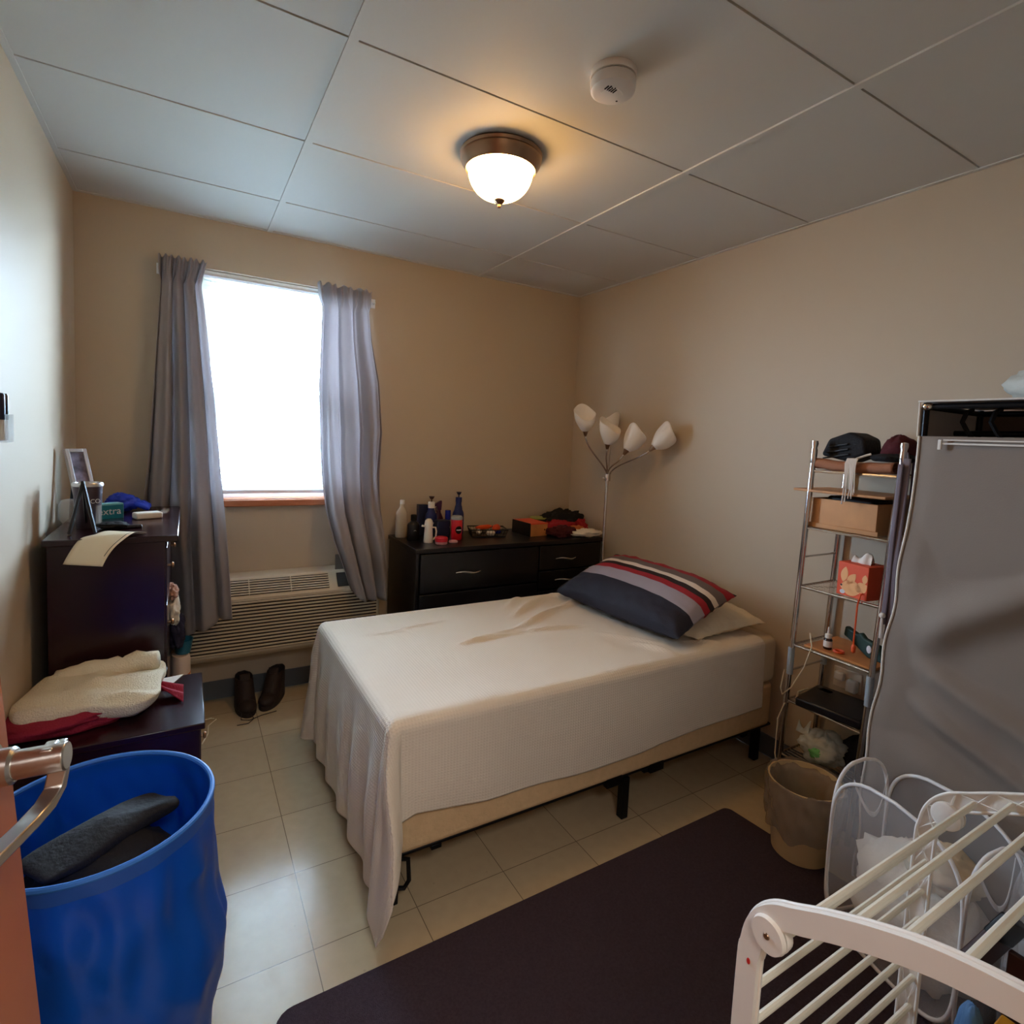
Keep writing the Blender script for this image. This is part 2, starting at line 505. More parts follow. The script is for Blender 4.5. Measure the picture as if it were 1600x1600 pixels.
struct('baseboard_right', MB().box(W - 0.006, W, YF, -0.006, 0, 0.1), 'baseboard_vinyl', bevel=0.002)

# window
win = thing('window_1', None, None, (0, 0, 0)); win['kind'] = 'structure'
mb = MB(); t = 0.045
mb.box(wx0, wx0 + t, 0.08, 0.14, wz0, wz1); mb.box(wx1 - t, wx1, 0.08, 0.14, wz0, wz1)
mb.box(wx0 + t, wx1 - t, 0.08, 0.14, wz1 - t, wz1); mb.box(wx0 + t, wx1 - t, 0.08, 0.14, wz0, wz0 + t)
mb.obj('window_frame', 'window_vinyl', win, bevel=0.003)
mb = MB(); mb.box(wx0 + t, wx1 - t, 0.09, 0.12, 1.60, 1.64); mb.box(wx0 + t, wx0 + t + 0.03, 0.09, 0.12, wz0 + t, 1.6); mb.box(wx1 - t - 0.03, wx1 - t, 0.09, 0.12, wz0 + t, 1.6)
mb.box(wx0 + t, wx1 - t, 0.09, 0.12, wz0 + t, wz0 + t + 0.035)
mb.obj('window_sash', 'window_vinyl', win, bevel=0.003)
MB().box(wx0 + t, wx1 - t, 0.101, 0.105, wz0 + t, wz1 - t).obj('window_glass', 'glass', win, smooth=False)
mb = MB(); mb.box(wx0 - 0.02, wx1 + 0.02, -0.032, 0.0, 1.026, 1.06); mb.box(wx0, wx1, 0.0, 0.08, 1.045, 1.062)
mb.obj('window_sill', 'sill_wood', win, bevel=0.004)

# outside the window: a pale sided house across a yard
struct('ground_outside', MB().box(-6, 14, 0.5, 16, -0.65, -0.6), 'outdoor_ground', smooth=False)
hs = thing('house', 'pale sided house seen washed out through the window', 'house', (3.5, 8.0, -0.6))
mb = MB()
for k in range(16): mb.box(-6, 6, -0.02 - 0.015 * (k % 2), 3, 0.15 * k, 0.15 * (k + 1))
mb.obj('wall', 'siding', hs, smooth=False)
MB().box(-6.2, 6.2, -0.4, 3.2, 2.4, 2.58).obj('gutter', 'gutter', hs, smooth=False)
mb = MB(); mb.add([(-6.2, -0.4, 2.6), (6.2, -0.4, 2.6), (6.2, 1.6, 3.5), (-6.2, 1.6, 3.5), (6.2, 3.2, 2.6), (-6.2, 3.2, 2.6)], [(0, 1, 2, 3), (3, 2, 4, 5), (0, 3, 5), (1, 4, 2)])
mb.obj('roof', 'siding', hs, smooth=False)
MB().box(-2.0, -0.8, -0.06, 0, 1.1, 2.0).obj('window', 'gutter', hs)

# door: opened inwards against the left wall, its leading edge just inside the picture
door = thing('door_1', None, None, (0.105, -3.20, 0.0), 0.0); door['kind'] = 'structure'
dlen = 0.905; dang = math.atan2(0.150, 0.895)          # leaf direction leans to +x
door.matrix_world = Matrix.Translation(Vector((0.0745, -3.20, 0))) @ Matrix.Translation(Vector((0, 0, 1.03))) @ Matrix.Rotation(-0.066, 4, 'Y') @ Matrix.Translation(Vector((0, 0, -1.03))) @ Matrix.Rotation(-dang, 4, 'Z')
MB().box(-0.022, 0.022, 0, dlen, 0.012, 2.03).obj('door_leaf', 'door_wood', door, bevel=0.002)
mb = MB(); hy = dlen - 0.065; hz = 1.03
Mx = MR((0.022, hy, hz), ry=PI / 2)
mb.lathe([(0.033, 0), (0.033, 0.006), (0.028, 0.011), (0.021, 0.012), (0.021, 0.03), (0.018, 0.033)], seg=32, M=Mx)
hp = mb.obj('door_rose', 'brushed_steel', door)
mb = MB()
mb.lathe([(0.016, 0.03), (0.0165, 0.034), (0.0165, 0.082)], seg=24, M=Mx)
pth = [(0.090, hy + 0.012, hz + 0.014), (0.091, hy + 0.012, hz + 0.0), (0.090, hy + 0.010, hz - 0.022), (0.087, hy + 0.004, hz - 0.040), (0.082, hy - 0.012, hz - 0.050), (0.076, hy - 0.04, hz - 0.052), (0.071, hy - 0.08, hz - 0.048), (0.068, hy - 0.12, hz - 0.042)]
# flat bar swept along the lever path
vs, fs = [], []
for i, q in enumerate(pth):
    a = Vector(pth[max(0, i - 1)]); c = Vector(pth[min(len(pth) - 1, i + 1)]); tt = (c - a).normalized()
    nrm = Vector((1, 0, 0)); w = tt.cross(nrm).normalized(); q = Vector(q)
    for sx_, sw in ((-0.010, -0.006), (0.010, -0.006), (0.010, 0.006), (-0.010, 0.006)):
        vs.append(q + nrm * sx_ + w * sw)
for i in range(len(pth) - 1):
    for k in range(4): fs.append((i * 4 + k, i * 4 + (k + 1) % 4, i * 4 + 4 + (k + 1) % 4, i * 4 + 4 + k))
fs += [(3, 2, 1, 0), tuple(len(vs) - 4 + k for k in range(4))]
mb.add(vs, fs)
mb.box(0.080, 0.093, hy - 0.010, hy + 0.014, hz - 0.014, hz + 0.016)
mb.obj('door_handle', 'brushed_steel', door, bevel=0.002)
MB().box(-0.013, 0.013, dlen, dlen + 0.001, hz - 0.03, hz + 0.03).obj('latch_plate', 'brushed_steel', door)

# ------------------------------------------------------------------ ceiling fixtures
lt = thing('ceiling_light', 'round flush ceiling light with brown metal rim and glowing glass bowl', 'lamp', (1.402, -1.39, H - 0.003))
mb = MB(); mb.lathe([(0.142, 0.0), (0.147, -0.006), (0.142, -0.014), (0.145, -0.02), (0.139, -0.038), (0.129, -0.050), (0.125, -0.060), (0.118, -0.056), (0.118, -0.03), (0.0, -0.03)], seg=48)
mb.obj('rim', 'bronze_metal', lt)
prof = [(0.117 * math.cos(a) ** 0.8 if a < PI / 2 - 0.02 else 0.0, -0.05 - 0.108 * math.sin(a)) for a in [PI / 2 * k / 12 for k in range(13)]]
MB().lathe(prof, seg=40).obj('glass_bowl', 'dome_glass', lt)
MB().lathe([(0.0, -0.187), (0.006, -0.185), (0.007, -0.178), (0.005, -0.173), (0.016, -0.167), (0.02, -0.160), (0.012, -0.153), (0.0, -0.15)][::-1], seg=20).obj('finial', 'bronze_metal', lt)

sd = thing('smoke_detector', 'white round smoke detector on the ceiling panel', 'smoke detector', (1.442, -1.945, H))
MB().lathe([(0.062, 0), (0.064, -0.012), (0.062, -0.018)], seg=40).obj('base', 'detector_white', sd)
MB().lathe([(0.055, -0.018), (0.055, -0.022)], seg=40).obj('vent', 'dark_inside', sd)
MB().lathe([(0.060, -0.022), (0.062, -0.026), (0.060, -0.050), (0.050, -0.0565), (0.0, -0.058)], seg=40).obj('body', 'detector_white', sd)
mb = MB()
for k in range(5): mb.box(-0.034 + 0.007 * k, -0.031 + 0.007 * k, -0.022 - 0.004 * (k % 2), -0.006, -0.0592, -0.0565)
mb.obj('sounder_slots', 'dark_inside', sd)
MB().tube([(0.0 + 0.03 * math.cos(a), 0.005 + 0.03 * math.sin(a), -0.0575) for a in [PI * (0.9 + 0.1 * k) for k in range(10)]], 0.0014, 6).obj('test_button', 'white_plastic', sd)
MB().lathe([(0.003, -0.057), (0.003, -0.0595), (0.0, -0.0595)], c=(0.03, 0.018, 0.002), seg=12).obj('indicator', 'dark_inside', sd)

# ------------------------------------------------------------------ blinds and curtains
bl = thing('venetian_blind', 'white slatted blind lowered over the bright window', 'blind', (0.885, 0.045, wz1))
MB().box(-0.375, 0.375, -0.022, 0.022, -0.036, -0.002).obj('head_rail', 'window_vinyl', bl, bevel=0.003)
mb = MB(); zb = -1.115
nsl = 56
for k in range(nsl):
    z = -0.05 + (zb + 0.06) * k / (nsl - 1)
    tl = 0.28 if k < 3 else 0.10
    mb.add([(-0.372, -0.0125, z - tl * 0.0125), (0.372, -0.0125, z - tl * 0.0125), (0.372, 0, z + 0.0012), (-0.372, 0, z + 0.0012), (0.372, 0.0125, z + tl * 0.0125), (-0.372, 0.0125, z + tl * 0.0125)], [(0, 1, 2, 3), (3, 2, 4, 5)])
mb.obj('slats', 'blind_white', bl, solid=0.0006)
MB().box(-0.372, 0.372, -0.013, 0.013, zb - 0.012, zb + 0.006).obj('bottom_rail', 'window_vinyl', bl, bevel=0.002)
for x in (-0.27, 0.02, 0.27): MB().tube([(x, -0.0135, -0.03), (x, -0.0135, zb)], 0.0008, 5).obj('ladder_cord', 'blind_white', bl)

rod = thing('curtain_rod', 'slim white curtain rod above the window', 'curtain rod', (0.845, -0.045, 2.175))
MB().tube([(-0.52, 0.042, 0.0), (-0.52, 0.015, 0.0), (-0.505, 0, 0), (0.495, 0, 0), (0.51, 0.015, 0), (0.51, 0.042, 0)], 0.007, 10).obj('rod', 'window_vinyl', rod)
for x in (-0.52, 0.51): MB().box(x - 0.012, x + 0.012, 0.038, 0.045, -0.025, 0.025).obj('bracket', 'window_vinyl', rod)


def curtain(name, label, left, right, zbot, n, seed, amp):
    z_top = 2.222

    def f(s, t):
        zl = zbot(s); z = lerp(z_top, zl, t)
        hd = smooth01((z - 2.10) / 0.05)                       # gathered heading
        xl, xr = pw(left, z), pw(right, z)
        a = lerp(amp * (0.6 + 0.5 * smooth01(t * 1.4)), 0.016, hd)
        wob = s + 0.02 * nz(s * 3, z * 1.2, seed)
        ph = 2 * PI * n * wob + 0.9 * nz(s * 2.0, z * 0.8, seed + 5)
        y = a * math.sin(ph) + 0.45 * a * math.sin(2.3 * ph + 1.3 + seed) * (1 - 0.4 * t)
        y += 0.012 * nz(s * 14, z * 3, seed)
        if hd > 0.2: y += 0.006 * math.sin(2 * PI * n * 3.2 * s + seed)
        x = lerp(xl, xr, s) + 0.010 * math.cos(ph) * (1 - hd)
        zz = z + (0.008 * math.sin(2 * PI * n * 2.1 * s) if t < 0.02 else 0)
        return Vector((x, -0.085 + min(y, 0.045) - 0.175 * smooth01((1.25 - z) / 0.5) * smooth01((x - 0.385) / 0.09), zz))
    mb = MB().grid(f, 150, 90)
    return tag(mb.obj(name, 'curtain_fabric', None, ang=180, solid=0.0012), label, 'curtain')


curtain('curtain', 'grey mauve curtain hanging to the left of the window behind the brown dresser',
        [(0.35, 0.235), (0.9, 0.235), (1.3, 0.275), (1.8, 0.305), (2.1, 0.325), (2.23, 0.322)],
        [(0.45, 0.632), (1.0, 0.598), (1.35, 0.572), (1.65, 0.545), (2.0, 0.508), (2.1, 0.495), (2.23, 0.522)],
        lambda s: 0.44 + 0.075 * smooth01((s - 0.45) / 0.55), 3.8, 3, 0.034)
curtain('curtain', 'grey curtain hanging to the right of the window beside the black dresser',
        [(0.53, 1.22), (0.62, 1.185), (0.85, 1.104), (1.0, 1.075), (1.35, 1.055), (1.7, 1.04), (2.1, 1.05), (2.23, 1.034)],
        [(0.53, 1.42), (1.0, 1.40), (1.45, 1.42), (1.72, 1.395), (1.95, 1.345), (2.1, 1.325), (2.23, 1.33)],
        lambda s: 0.525 + (0.09 * (1 - smooth01(s / 0.25))) + 0.13 * math.exp(-((s - 0.62) / 0.05) ** 2), 3.4, 8, 0.030)

# ------------------------------------------------------------------ air conditioner under the window
ac = thing('air_conditioner', 'beige through-wall air conditioner under the window', 'air conditioner', (0.43, 0, 0.275))
aw, ad, ah = 0.95, 0.205, 0.40
prof_ = [(0, 0.0), (-ad + 0.03, 0.0), (-ad, 0.025), (-ad, ah - 0.09), (-ad + 0.075, ah), (0, ah)]
mb = MB(); mb.prism([(y, z) for y, z in prof_], 0, aw, M=Matrix(((0, 0, 1, 0), (1, 0, 0, 0), (0, 1, 0, 0), (0, 0, 0, 1))))
mb.obj('cabinet', 'ac_plastic', ac, bevel=0.008)
mb = MB(); nf = 15
for k in range(nf):
    z = 0.045 + k * (ah - 0.155) / (nf - 1)
    mb.box(0.02, aw - 0.02, -ad - 0.007, -ad + 0.004, z - 0.0045, z + 0.0045)
mb.obj('front_grille', 'ac_plastic', ac, bevel=0.002)
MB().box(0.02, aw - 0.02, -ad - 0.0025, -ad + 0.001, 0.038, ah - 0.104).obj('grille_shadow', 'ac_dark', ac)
# sloping top: discharge vent
n0 = Vector((0, -ad, ah - 0.09)); n1 = Vector((0, -ad + 0.075, ah)); dd = n1 - n0; nn = Vector((0, -dd.z, dd.y)).normalized()
def sl(x, t, h): q = n0 + dd * t + nn * h; return Vector((x, q.y, q.z))
def slab(mb, x0, x1, t0, t1, h0, h1):
    vs = [sl(x, t, h) for h in (h0, h1) for t in (t0, t1) for x in (x0, x1)]
    mb.add(vs, [(0, 2, 3, 1), (4, 5, 7, 6), (0, 1, 5, 4), (2, 6, 7, 3), (0, 4, 6, 2), (1, 3, 7, 5)])
mb = MB(); slab(mb, 0.10, 0.675, 0.14, 0.86, -0.001, 0.002); mb.obj('vent_opening', 'ac_dark', ac, smooth=False)
mb = MB()
for k in range(6): slab(mb, 0.10, 0.675, 0.17 + 0.115 * k, 0.17 + 0.115 * k + 0.05, 0.0, 0.008)
for x in (0.28, 0.48): slab(mb, x, x + 0.004, 0.14, 0.86, 0, 0.008)
mb.obj('vent_louver', 'ac_plastic', ac)
mb = MB(); slab(mb, 0.72, 0.82, 0.15, 0.85, 0.0, 0.004); mb.obj('control_panel', 'ac_dark', ac)
MB().box(0.72, 0.82, -0.115, -0.109, ah, ah + 0.085).obj('control_door', 'ac_grey', ac, bevel=0.012)

# ------------------------------------------------------------------ black dresser and what stands on it
bd = thing('black_dresser', 'long black double dresser behind the bed', 'dresser', (1.475, -0.49, 0))
bw, bdp, bh = 1.265, 0.46, 0.84
mb = MB(); mb.box(0, bw, 0, bdp, bh - 0.025, bh); mb.obj('top', 'black_laminate', bd, bevel=0.003)
mb = MB(); mb.box(0.008, 0.026, 0.01, bdp, 0, bh - 0.025); mb.box(bw - 0.026, bw - 0.008, 0.01, bdp, 0, bh - 0.025); mb.box(0.026, bw - 0.026, bdp - 0.012, bdp, 0, bh - 0.025)
mb.box(0.026, bw - 0.026, 0.02, bdp - 0.012, 0.0, 0.08)
mb.obj('carcass', 'black_laminate', bd, bevel=0.002)
rows = [(0.70, 0.81), (0.50, 0.69), (0.30, 0.49), (0.09, 0.29)]
# left stack: two deep drawers; right stack: four
def handle(parent, xc, z, L=0.15):
    pts = [(xc + L * (t - 0.5), -0.012 - 0.014 * math.sin(PI * t), z + 0.005 * math.sin(2 * PI * t)) for t in [k / 12 for k in range(13)]]
    MB().tube(pts, [0.003 + 0.004 * math.sin(PI * k / 12) for k in range(13)], 8).obj('handle', 'satin_nickel', parent)
for (xa, xb, zz) in ((0.03, 0.775, [(0.60, 0.81), (0.35, 0.59), (0.09, 0.34)]), (0.785, bw - 0.03, [(0.665, 0.81), (0.545, 0.655), (0.33, 0.535), (0.09, 0.32)])):
    for za, zb_ in zz:
        d = MB().box(xa, xb, -0.004, 0.014, za, zb_).obj('drawer', 'black_laminate', bd, bevel=0.002)
        handle(d, {0.03: 0.308, 0.785: 0.97}[xa], min(zb_ - 0.08, za + 0.10) if zb_ > 0.7 else (za + zb_) / 2)
BZ = 0.84


def bottle(name, label, loc, r, h, mt, capr, caph, capmt, neck=0.3, flat=1.0, cat='bottle', pump=None, mark=None, rz=0.0):
    t = thing(name, label, cat, (loc[0], loc[1], BZ), rz)
    sh = h * (1 - neck)
    MB().lathe([(r * 0.92, 0), (r, 0.006), (r, sh * 0.88), (r * 0.93, sh * 0.97), (r * 0.7, sh + neck * h * 0.22), (capr * 1.15, sh + neck * h * 0.55), (capr * 0.95, sh + neck * h * 0.7), (capr * 0.95, h)], seg=28, sy=flat).obj('body', mt, t)
    MB().lathe([(capr, h), (capr, h + caph), (capr * 0.9, h + caph + 0.002), (0, h + caph + 0.002)], seg=24).obj('cap', capmt, t)
    if pump:
        MB().tube([(0, 0, h + caph), (0, 0, h + caph + 0.03)], 0.004, 8).obj('pump_stem', pump, t)
        MB().lathe([(0.009, h + caph + 0.018), (0.017, h + caph + 0.034), (0.0, h + caph + 0.034)], seg=16).obj('pump_head', pump, t)
    if mark:
        text(mark, 'lettering', 'white_ink', t, (0, -r * flat - 0.001, sh * 0.6), (PI / 2, 0, 0), 0.014)
    return t


bottle('rubbing_bottle', 'translucent whitish plastic bottle beside the curtain', (1.525, -0.12), 0.036, 0.195, 'milk_plastic', 0.013, 0.022, 'white_plastic', 0.22, 0.8)
bottle('shampoo_bottle', 'squat black bottle in front of the translucent bottle', (1.555, -0.235), 0.036, 0.115, 'black_plastic', 0.017, 0.03, 'dark_inside', 0.14, 0.75, mark='-=-')
bottle('lotion_bottle', 'blue lotion bottle with a white collar and dark pump', (1.70, -0.14), 0.037, 0.17, 'navy_plastic', 0.020, 0.035, 'white_plastic', 0.2, 0.75, pump='brown_leather', mark='NIVEA')
bottle('lotion_bottle', 'all-navy pump lotion bottle behind the red canister', (1.885, -0.125), 0.037, 0.20, 'navy_plastic', 0.020, 0.028, 'navy_plastic', 0.3, 0.75, pump='navy_dark', mark='NIVEA')
bottle('small_spray_bottle', 'slim royal blue bottle left of the red canister', (1.80, -0.16), 0.018, 0.10, 'navy_dark', 0.017, 0.055, 'royal_plastic', 0.06, 1.0, mark='RA')
tag(MB().box(-0.03, 0.03, -0.02, 0.02, 0, 0.185).obj('tall_carton', 'navy_dark', None, bevel=0.002, loc=(1.665, -0.085, BZ)), 'tall dark navy carton behind the blue pump bottle', 'carton')
tag(MB().box(-0.04, 0.04, -0.03, 0.03, 0, 0.105).obj('navy_box', 'navy_dark', None, bevel=0.006, loc=(1.745, -0.20, BZ)), 'squat dark navy box between the pump bottles', 'box')
t = thing('spray_bottle', 'dark purple trigger spray bottle between blue bottles', 'bottle', (1.765, -0.10, BZ))
MB().lathe([(0.028, 0), (0.03, 0.005), (0.03, 0.10), (0.014, 0.135), (0.012, 0.15)], seg=20, sy=0.7).obj('body', 'plum_plastic', t)
mb = MB().prism([(-0.012, 0.15), (0.014, 0.15), (0.017, 0.20), (0.014, 0.21), (-0.035, 0.185), (-0.03, 0.172), (-0.012, 0.175)], -0.010, 0.010, M=Matrix(((1, 0, 0, 0), (0, 0, 1, 0), (0, 1, 0, 0), (0, 0, 0, 1))))
mb.obj('spray_head', 'plum_plastic', t, bevel=0.003)
MB().tube([(-0.012, 0, 0.172), (-0.02, 0, 0.16), (-0.016, 0, 0.14)], 0.003, 8).obj('trigger', 'plum_plastic', t)
t = thing('deodorant_canister', 'red canister with a round black emblem and grey lid', 'canister', (1.805, -0.28, BZ))
MB().lathe([(0.031, 0), (0.033, 0.004), (0.033, 0.115), (0.031, 0.118)], seg=28).obj('body', 'red_plastic', t)
MB().lathe([(0.033, 0.118), (0.034, 0.13), (0.028, 0.140), (0.0, 0.142)], seg=28).obj('lid', 'lid_grey', t)
mb = MB().grid(lambda u, v: Vector((0.0335 * math.sin((u - 0.5) * 1.3), -0.0335 * math.cos((u - 0.5) * 1.3), 0.06 + (v - 0.5) * 0.046 * math.sqrt(max(0.02, 1 - (2 * u - 1) ** 2)))), 12, 6)
e = mb.obj('emblem', 'dark_inside', t)
mb = MB().grid(lambda u, v: Vector((0.0342 * math.sin((u - 0.5) * 0.9), -0.0342 * math.cos((u - 0.5) * 0.9), 0.06 + (v - 0.5) * 0.005)), 8, 1); mb.obj('emblem_band', 'white_ink', e)
t = thing('white_flask', 'small white handled flask with a domed lid', 'flask', (1.615, -0.315, BZ))
MB().lathe([(0.026, 0), (0.027, 0.004), (0.022, 0.08), (0.021, 0.09)], seg=24).obj('body', 'white_plastic', t)
MB().lathe([(0.023, 0.09), (0.024, 0.105), (0.021, 0.122), (0.012, 0.134), (0, 0.136)], seg=24).obj('lid', 'white_plastic', t)
MB().tube([(0.02, 0, 0.085), (0.042, 0, 0.082), (0.048, 0, 0.06), (0.045, 0, 0.03), (0.028, 0, 0.012)], 0.005, 8).obj('handle', 'white_plastic', t)
MB().tube([(-0.02, 0, 0.092), (-0.04, 0, 0.096)], 0.006, 8).obj('spout', 'white_plastic', t)
t = thing('cream_jar', 'low red jar standing at the front edge of the black dresser', 'jar', (1.665, -0.385, BZ))
MB().lathe([(0.030, 0), (0.034, 0.004), (0.034, 0.018)], seg=28).obj('body', 'pink_plastic', t)
MB().lathe([(0.036, 0.016), (0.036, 0.036), (0.031, 0.041), (0, 0.041)], seg=28).obj('lid', 'red_plastic', t)
tag(MB().lathe([(0.024, 0), (0.027, 0.003), (0.024, 0.011), (0, 0.015)], seg=24).obj('powder_lid', 'pink_plastic', None, loc=(1.75, -0.36, BZ)), 'small flat pale pink disc beside the red jar', 'lid')

# wire basket with odds and ends
bk = thing('mesh_basket', 'low black lattice basket filled with orange and white things', 'basket', (2.045, -0.215, BZ), -0.30)
mb = MB(); L_, D_, h_ = 0.115, 0.075, 0.045
def rect(k, z): return [(-L_ * k, -D_ * k, z), (L_ * k, -D_ * k, z), (L_ * k, D_ * k, z), (-L_ * k, D_ * k, z)]
mb.tube(rect(1.0, h_), 0.0035, 6, closed=True); mb.tube(rect(0.88, 0.004), 0.003, 6, closed=True); mb.tube(rect(0.94, h_ / 2), 0.0012, 5, closed=True)
for k in range(13):
    u = -1 + 2 * k / 12
    for s_ in (-1, 1): mb.tube([(L_ * u, s_ * D_, h_), (L_ * 0.88 * u, s_ * D_ * 0.88, 0.004)], 0.0012, 5)
for k in range(9):
    u = -1 + 2 * k / 8
    for s_ in (-1, 1): mb.tube([(s_ * L_, D_ * u, h_), (s_ * L_ * 0.88, D_ * 0.88 * u, 0.004)], 0.0012, 5)
mb.box(-L_ * 0.88, L_ * 0.88, -D_ * 0.88, D_ * 0.88, 0, 0.003)
mb.obj('basket_mesh', 'black_plastic', bk)
random.seed(4)
items = [('orange_tube', 'orange_plastic', 'long orange tube lying across the black basket', 'tube', (2.03, -0.20, 0.05), 0.014, 0.13, 0.1),
         ('orange_sachet', 'orange_card', 'orange packet lying at the right end of the basket', 'packet', (2.10, -0.23, 0.048), 0.022, 0.07, 0.5),
         ('white_tube', 'white_plastic', 'white tube lying in the black basket', 'tube', (1.99, -0.21, 0.026), 0.016, 0.08, 1.0),
         ('blue_packet', 'royal_plastic', 'blue packet at the bottom right of the basket', 'packet', (2.11, -0.22, 0.022), 0.016, 0.07, 1.9),
         ('white_packet', 'paper_white', 'white crumpled packet in the middle of the basket', 'packet', (2.05, -0.25, 0.022), 0.018, 0.06, 2.6)]
for nm, mt_, lb, ct, (x, y, z), r, ln, a in items:
    tag(cloth_lump((0, 0, 0), (ln / 2, r, r), a, 0.2, 1.5, seg=16, rings=10).obj(nm, mt_, None, ang=180, loc=(x, y, BZ + z), rz=a), lb, ct)

wb = thing('wooden_box', 'orange-brown box with a red lid on the black dresser', 'box', (2.345, -0.235, BZ), 0.06)
MB().box(-0.065, 0.065, -0.10, 0.10, 0.0, 0.075).obj('body', 'tan_wood', wb, bevel=0.002)
MB().box(-0.068, 0.068, -0.102, 0.102, 0.075, 0.083).obj('lid', 'orange_card', wb, bevel=0.002)
MB().box(-0.071, -0.067, -0.10, 0.10, 0.0, 0.083).obj('side_panel', 'black_plastic', wb)
MB().lathe([(0.005, 0), (0.005, 0.0015), (0, 0.0015)], M=MR((0.042, -0.1005, 0.04), rx=PI / 2), seg=14).obj('finger_hole', 'dark_inside', wb)
tn = thing('round_tin', 'round dark tin with a yellow green lid behind the wooden box', 'tin', (2.49, -0.11, BZ + 0.028))
MB().lathe([(0.052, 0), (0.055, 0.005), (0.058, 0.048)], seg=28).obj('body', 'black_plastic', tn)
MB().lathe([(0.060, 0.048), (0.060, 0.056), (0, 0.057)], seg=28).obj('lid', 'lime_lid', tn)
tag(MB().box(-0.07, 0.07, -0.06, 0.06, 0, 0.028).obj('black_case', 'black_plastic', None, bevel=0.005, loc=(2.495, -0.11, BZ)), 'flat black case underneath the round tin', 'case')
for nm, mt_, lb, c, r, sd_ in [
    ('black_sweater', 'black_cloth', 'black crumpled sweater heaped on the right end of the dresser', (2.655, -0.16, 0.05), (0.155, 0.12, 0.075), 1),
    ('red_shirt', 'red_cloth', 'red shirt poking out from under the black sweater', (2.585, -0.24, 0.03), (0.145, 0.10, 0.045), 2),
    ('orange_shirt', 'orange_cloth', 'orange scrap of cloth under the black sweater', (2.64, -0.34, 0.026), (0.075, 0.06, 0.030), 3),
    ('white_shirt', 'white_cloth', 'white cloth hanging at the front right of the dresser top', (2.66, -0.39, 0.012), (0.12, 0.08, 0.024), 4),
    ('dark_shirt', 'dark_red_cloth', 'very dark shirt lying left of the white cloth', (2.50, -0.37, 0.018), (0.10, 0.065, 0.036), 5),
    ('red_sock', 'red_cloth', 'bright red cloth bundle next to the lamp pole', (2.70, -0.30, 0.035), (0.035, 0.06, 0.05), 6)]:
    tag(cloth_lump((0, 0, 0), r, sd_, 0.35, 2.4, flat=0.8).obj(nm, mt_, None, ang=180, loc=(c[0], c[1], BZ + max(c[2], r[2] * 0.8))), lb, 'clothing')

# ------------------------------------------------------------------ brown dresser (tall) with things on top
td = thing('tall_dresser', 'tall dark brown chest of drawers against the left wall', 'dresser', (0.0, -0.93, 0))
MB().box(0.035, 0.413, -0.005, 0.80, 1.028, 1.05).obj('top', 'brown_laminate', td, bevel=0.003)
mb = MB(); mb.box(0.045, 0.372, 0.01, 0.03, 0.0, 1.028); mb.box(0.045, 0.372, 0.76, 0.78, 0.0, 1.028); mb.box(0.045, 0.06, 0.03, 0.76, 0.0, 1.028); mb.box(0.06, 0.36, 0.03, 0.76, 0.0, 0.05)
mb.obj('carcass', 'brown_laminate', td, bevel=0.002)
for k, (za, zb_, op) in enumerate([(0.80, 1.0, 0.0), (0.56, 0.79, 0.0), (0.31, 0.55, 0.0), (0.06, 0.30, 0.0)]):
    d = MB().box(0.360 + op, 0.378 + op, 0.033, 0.757, za, zb_).obj('drawer', 'brown_laminate', td, bevel=0.002)
    for yy in (0.2, 0.6): MB().lathe([(0.006, 0), (0.006, 0.008), (0.012, 0.012), (0.010, 0.018), (0, 0.02)], M=MR((0.378 + op, yy, (za + zb_) / 2), ry=PI / 2), seg=14).obj('knob', 'bronze_metal', d)
TZ = 1.05
for nm, mt_, lb, c, r, sd_ in [
    ('patterned_cloth', 'stripe_cloth', 'small tan patterned cloth hanging highest beside the brown dresser', (0.388, -0.55, 0.745), (0.022, 0.05, 0.03), 1),
    ('white_cloth', 'white_cloth', 'white cloth bunched at the side of the brown dresser', (0.389, -0.50, 0.66), (0.026, 0.06, 0.065), 2),
    ('navy_garment', 'navy_cloth', 'dark navy garment hanging below the white cloth', (0.400, -0.45, 0.545), (0.032, 0.06, 0.075), 3)]:
    tag(cloth_lump((0, 0, 0), r, sd_ + 20, 0.4, 2.0).obj(nm, mt_, None, ang=180, loc=c), lb, 'clothing')
t = thing('teal_tub', 'small teal plastic tub between the brown dresser and the air conditioner', 'tub', (0.425, -0.33, 0.40))
mb = MB().lathe([(0.030, 0), (0.04, 0.055), (0.042, 0.06), (0.038, 0.06), (0.03, 0.01), (0, 0.01)], seg=20, sy=1.2); mb.obj('tub', 'teal_plastic', t)
t = thing('storage_bin', 'cream rounded bin beside the brown dresser, teal tub on it', 'bin', (0.415, -0.33, 0.0))
MB().lathe([(0.034, 0), (0.036, 0.01), (0.040, 0.30), (0.040, 0.37), (0.034, 0.395), (0, 0.398)], seg=24, sy=1.6).obj('body', 'rose_cream', t)
mb = MB()
for k in range(3): mb.lathe([(0.0405, 0.26 + 0.02 * k), (0.0415, 0.265 + 0.02 * k), (0.0405, 0.27 + 0.02 * k)], seg=24, sy=1.6)
mb.obj('stripe_band', 'orange_cloth', t)

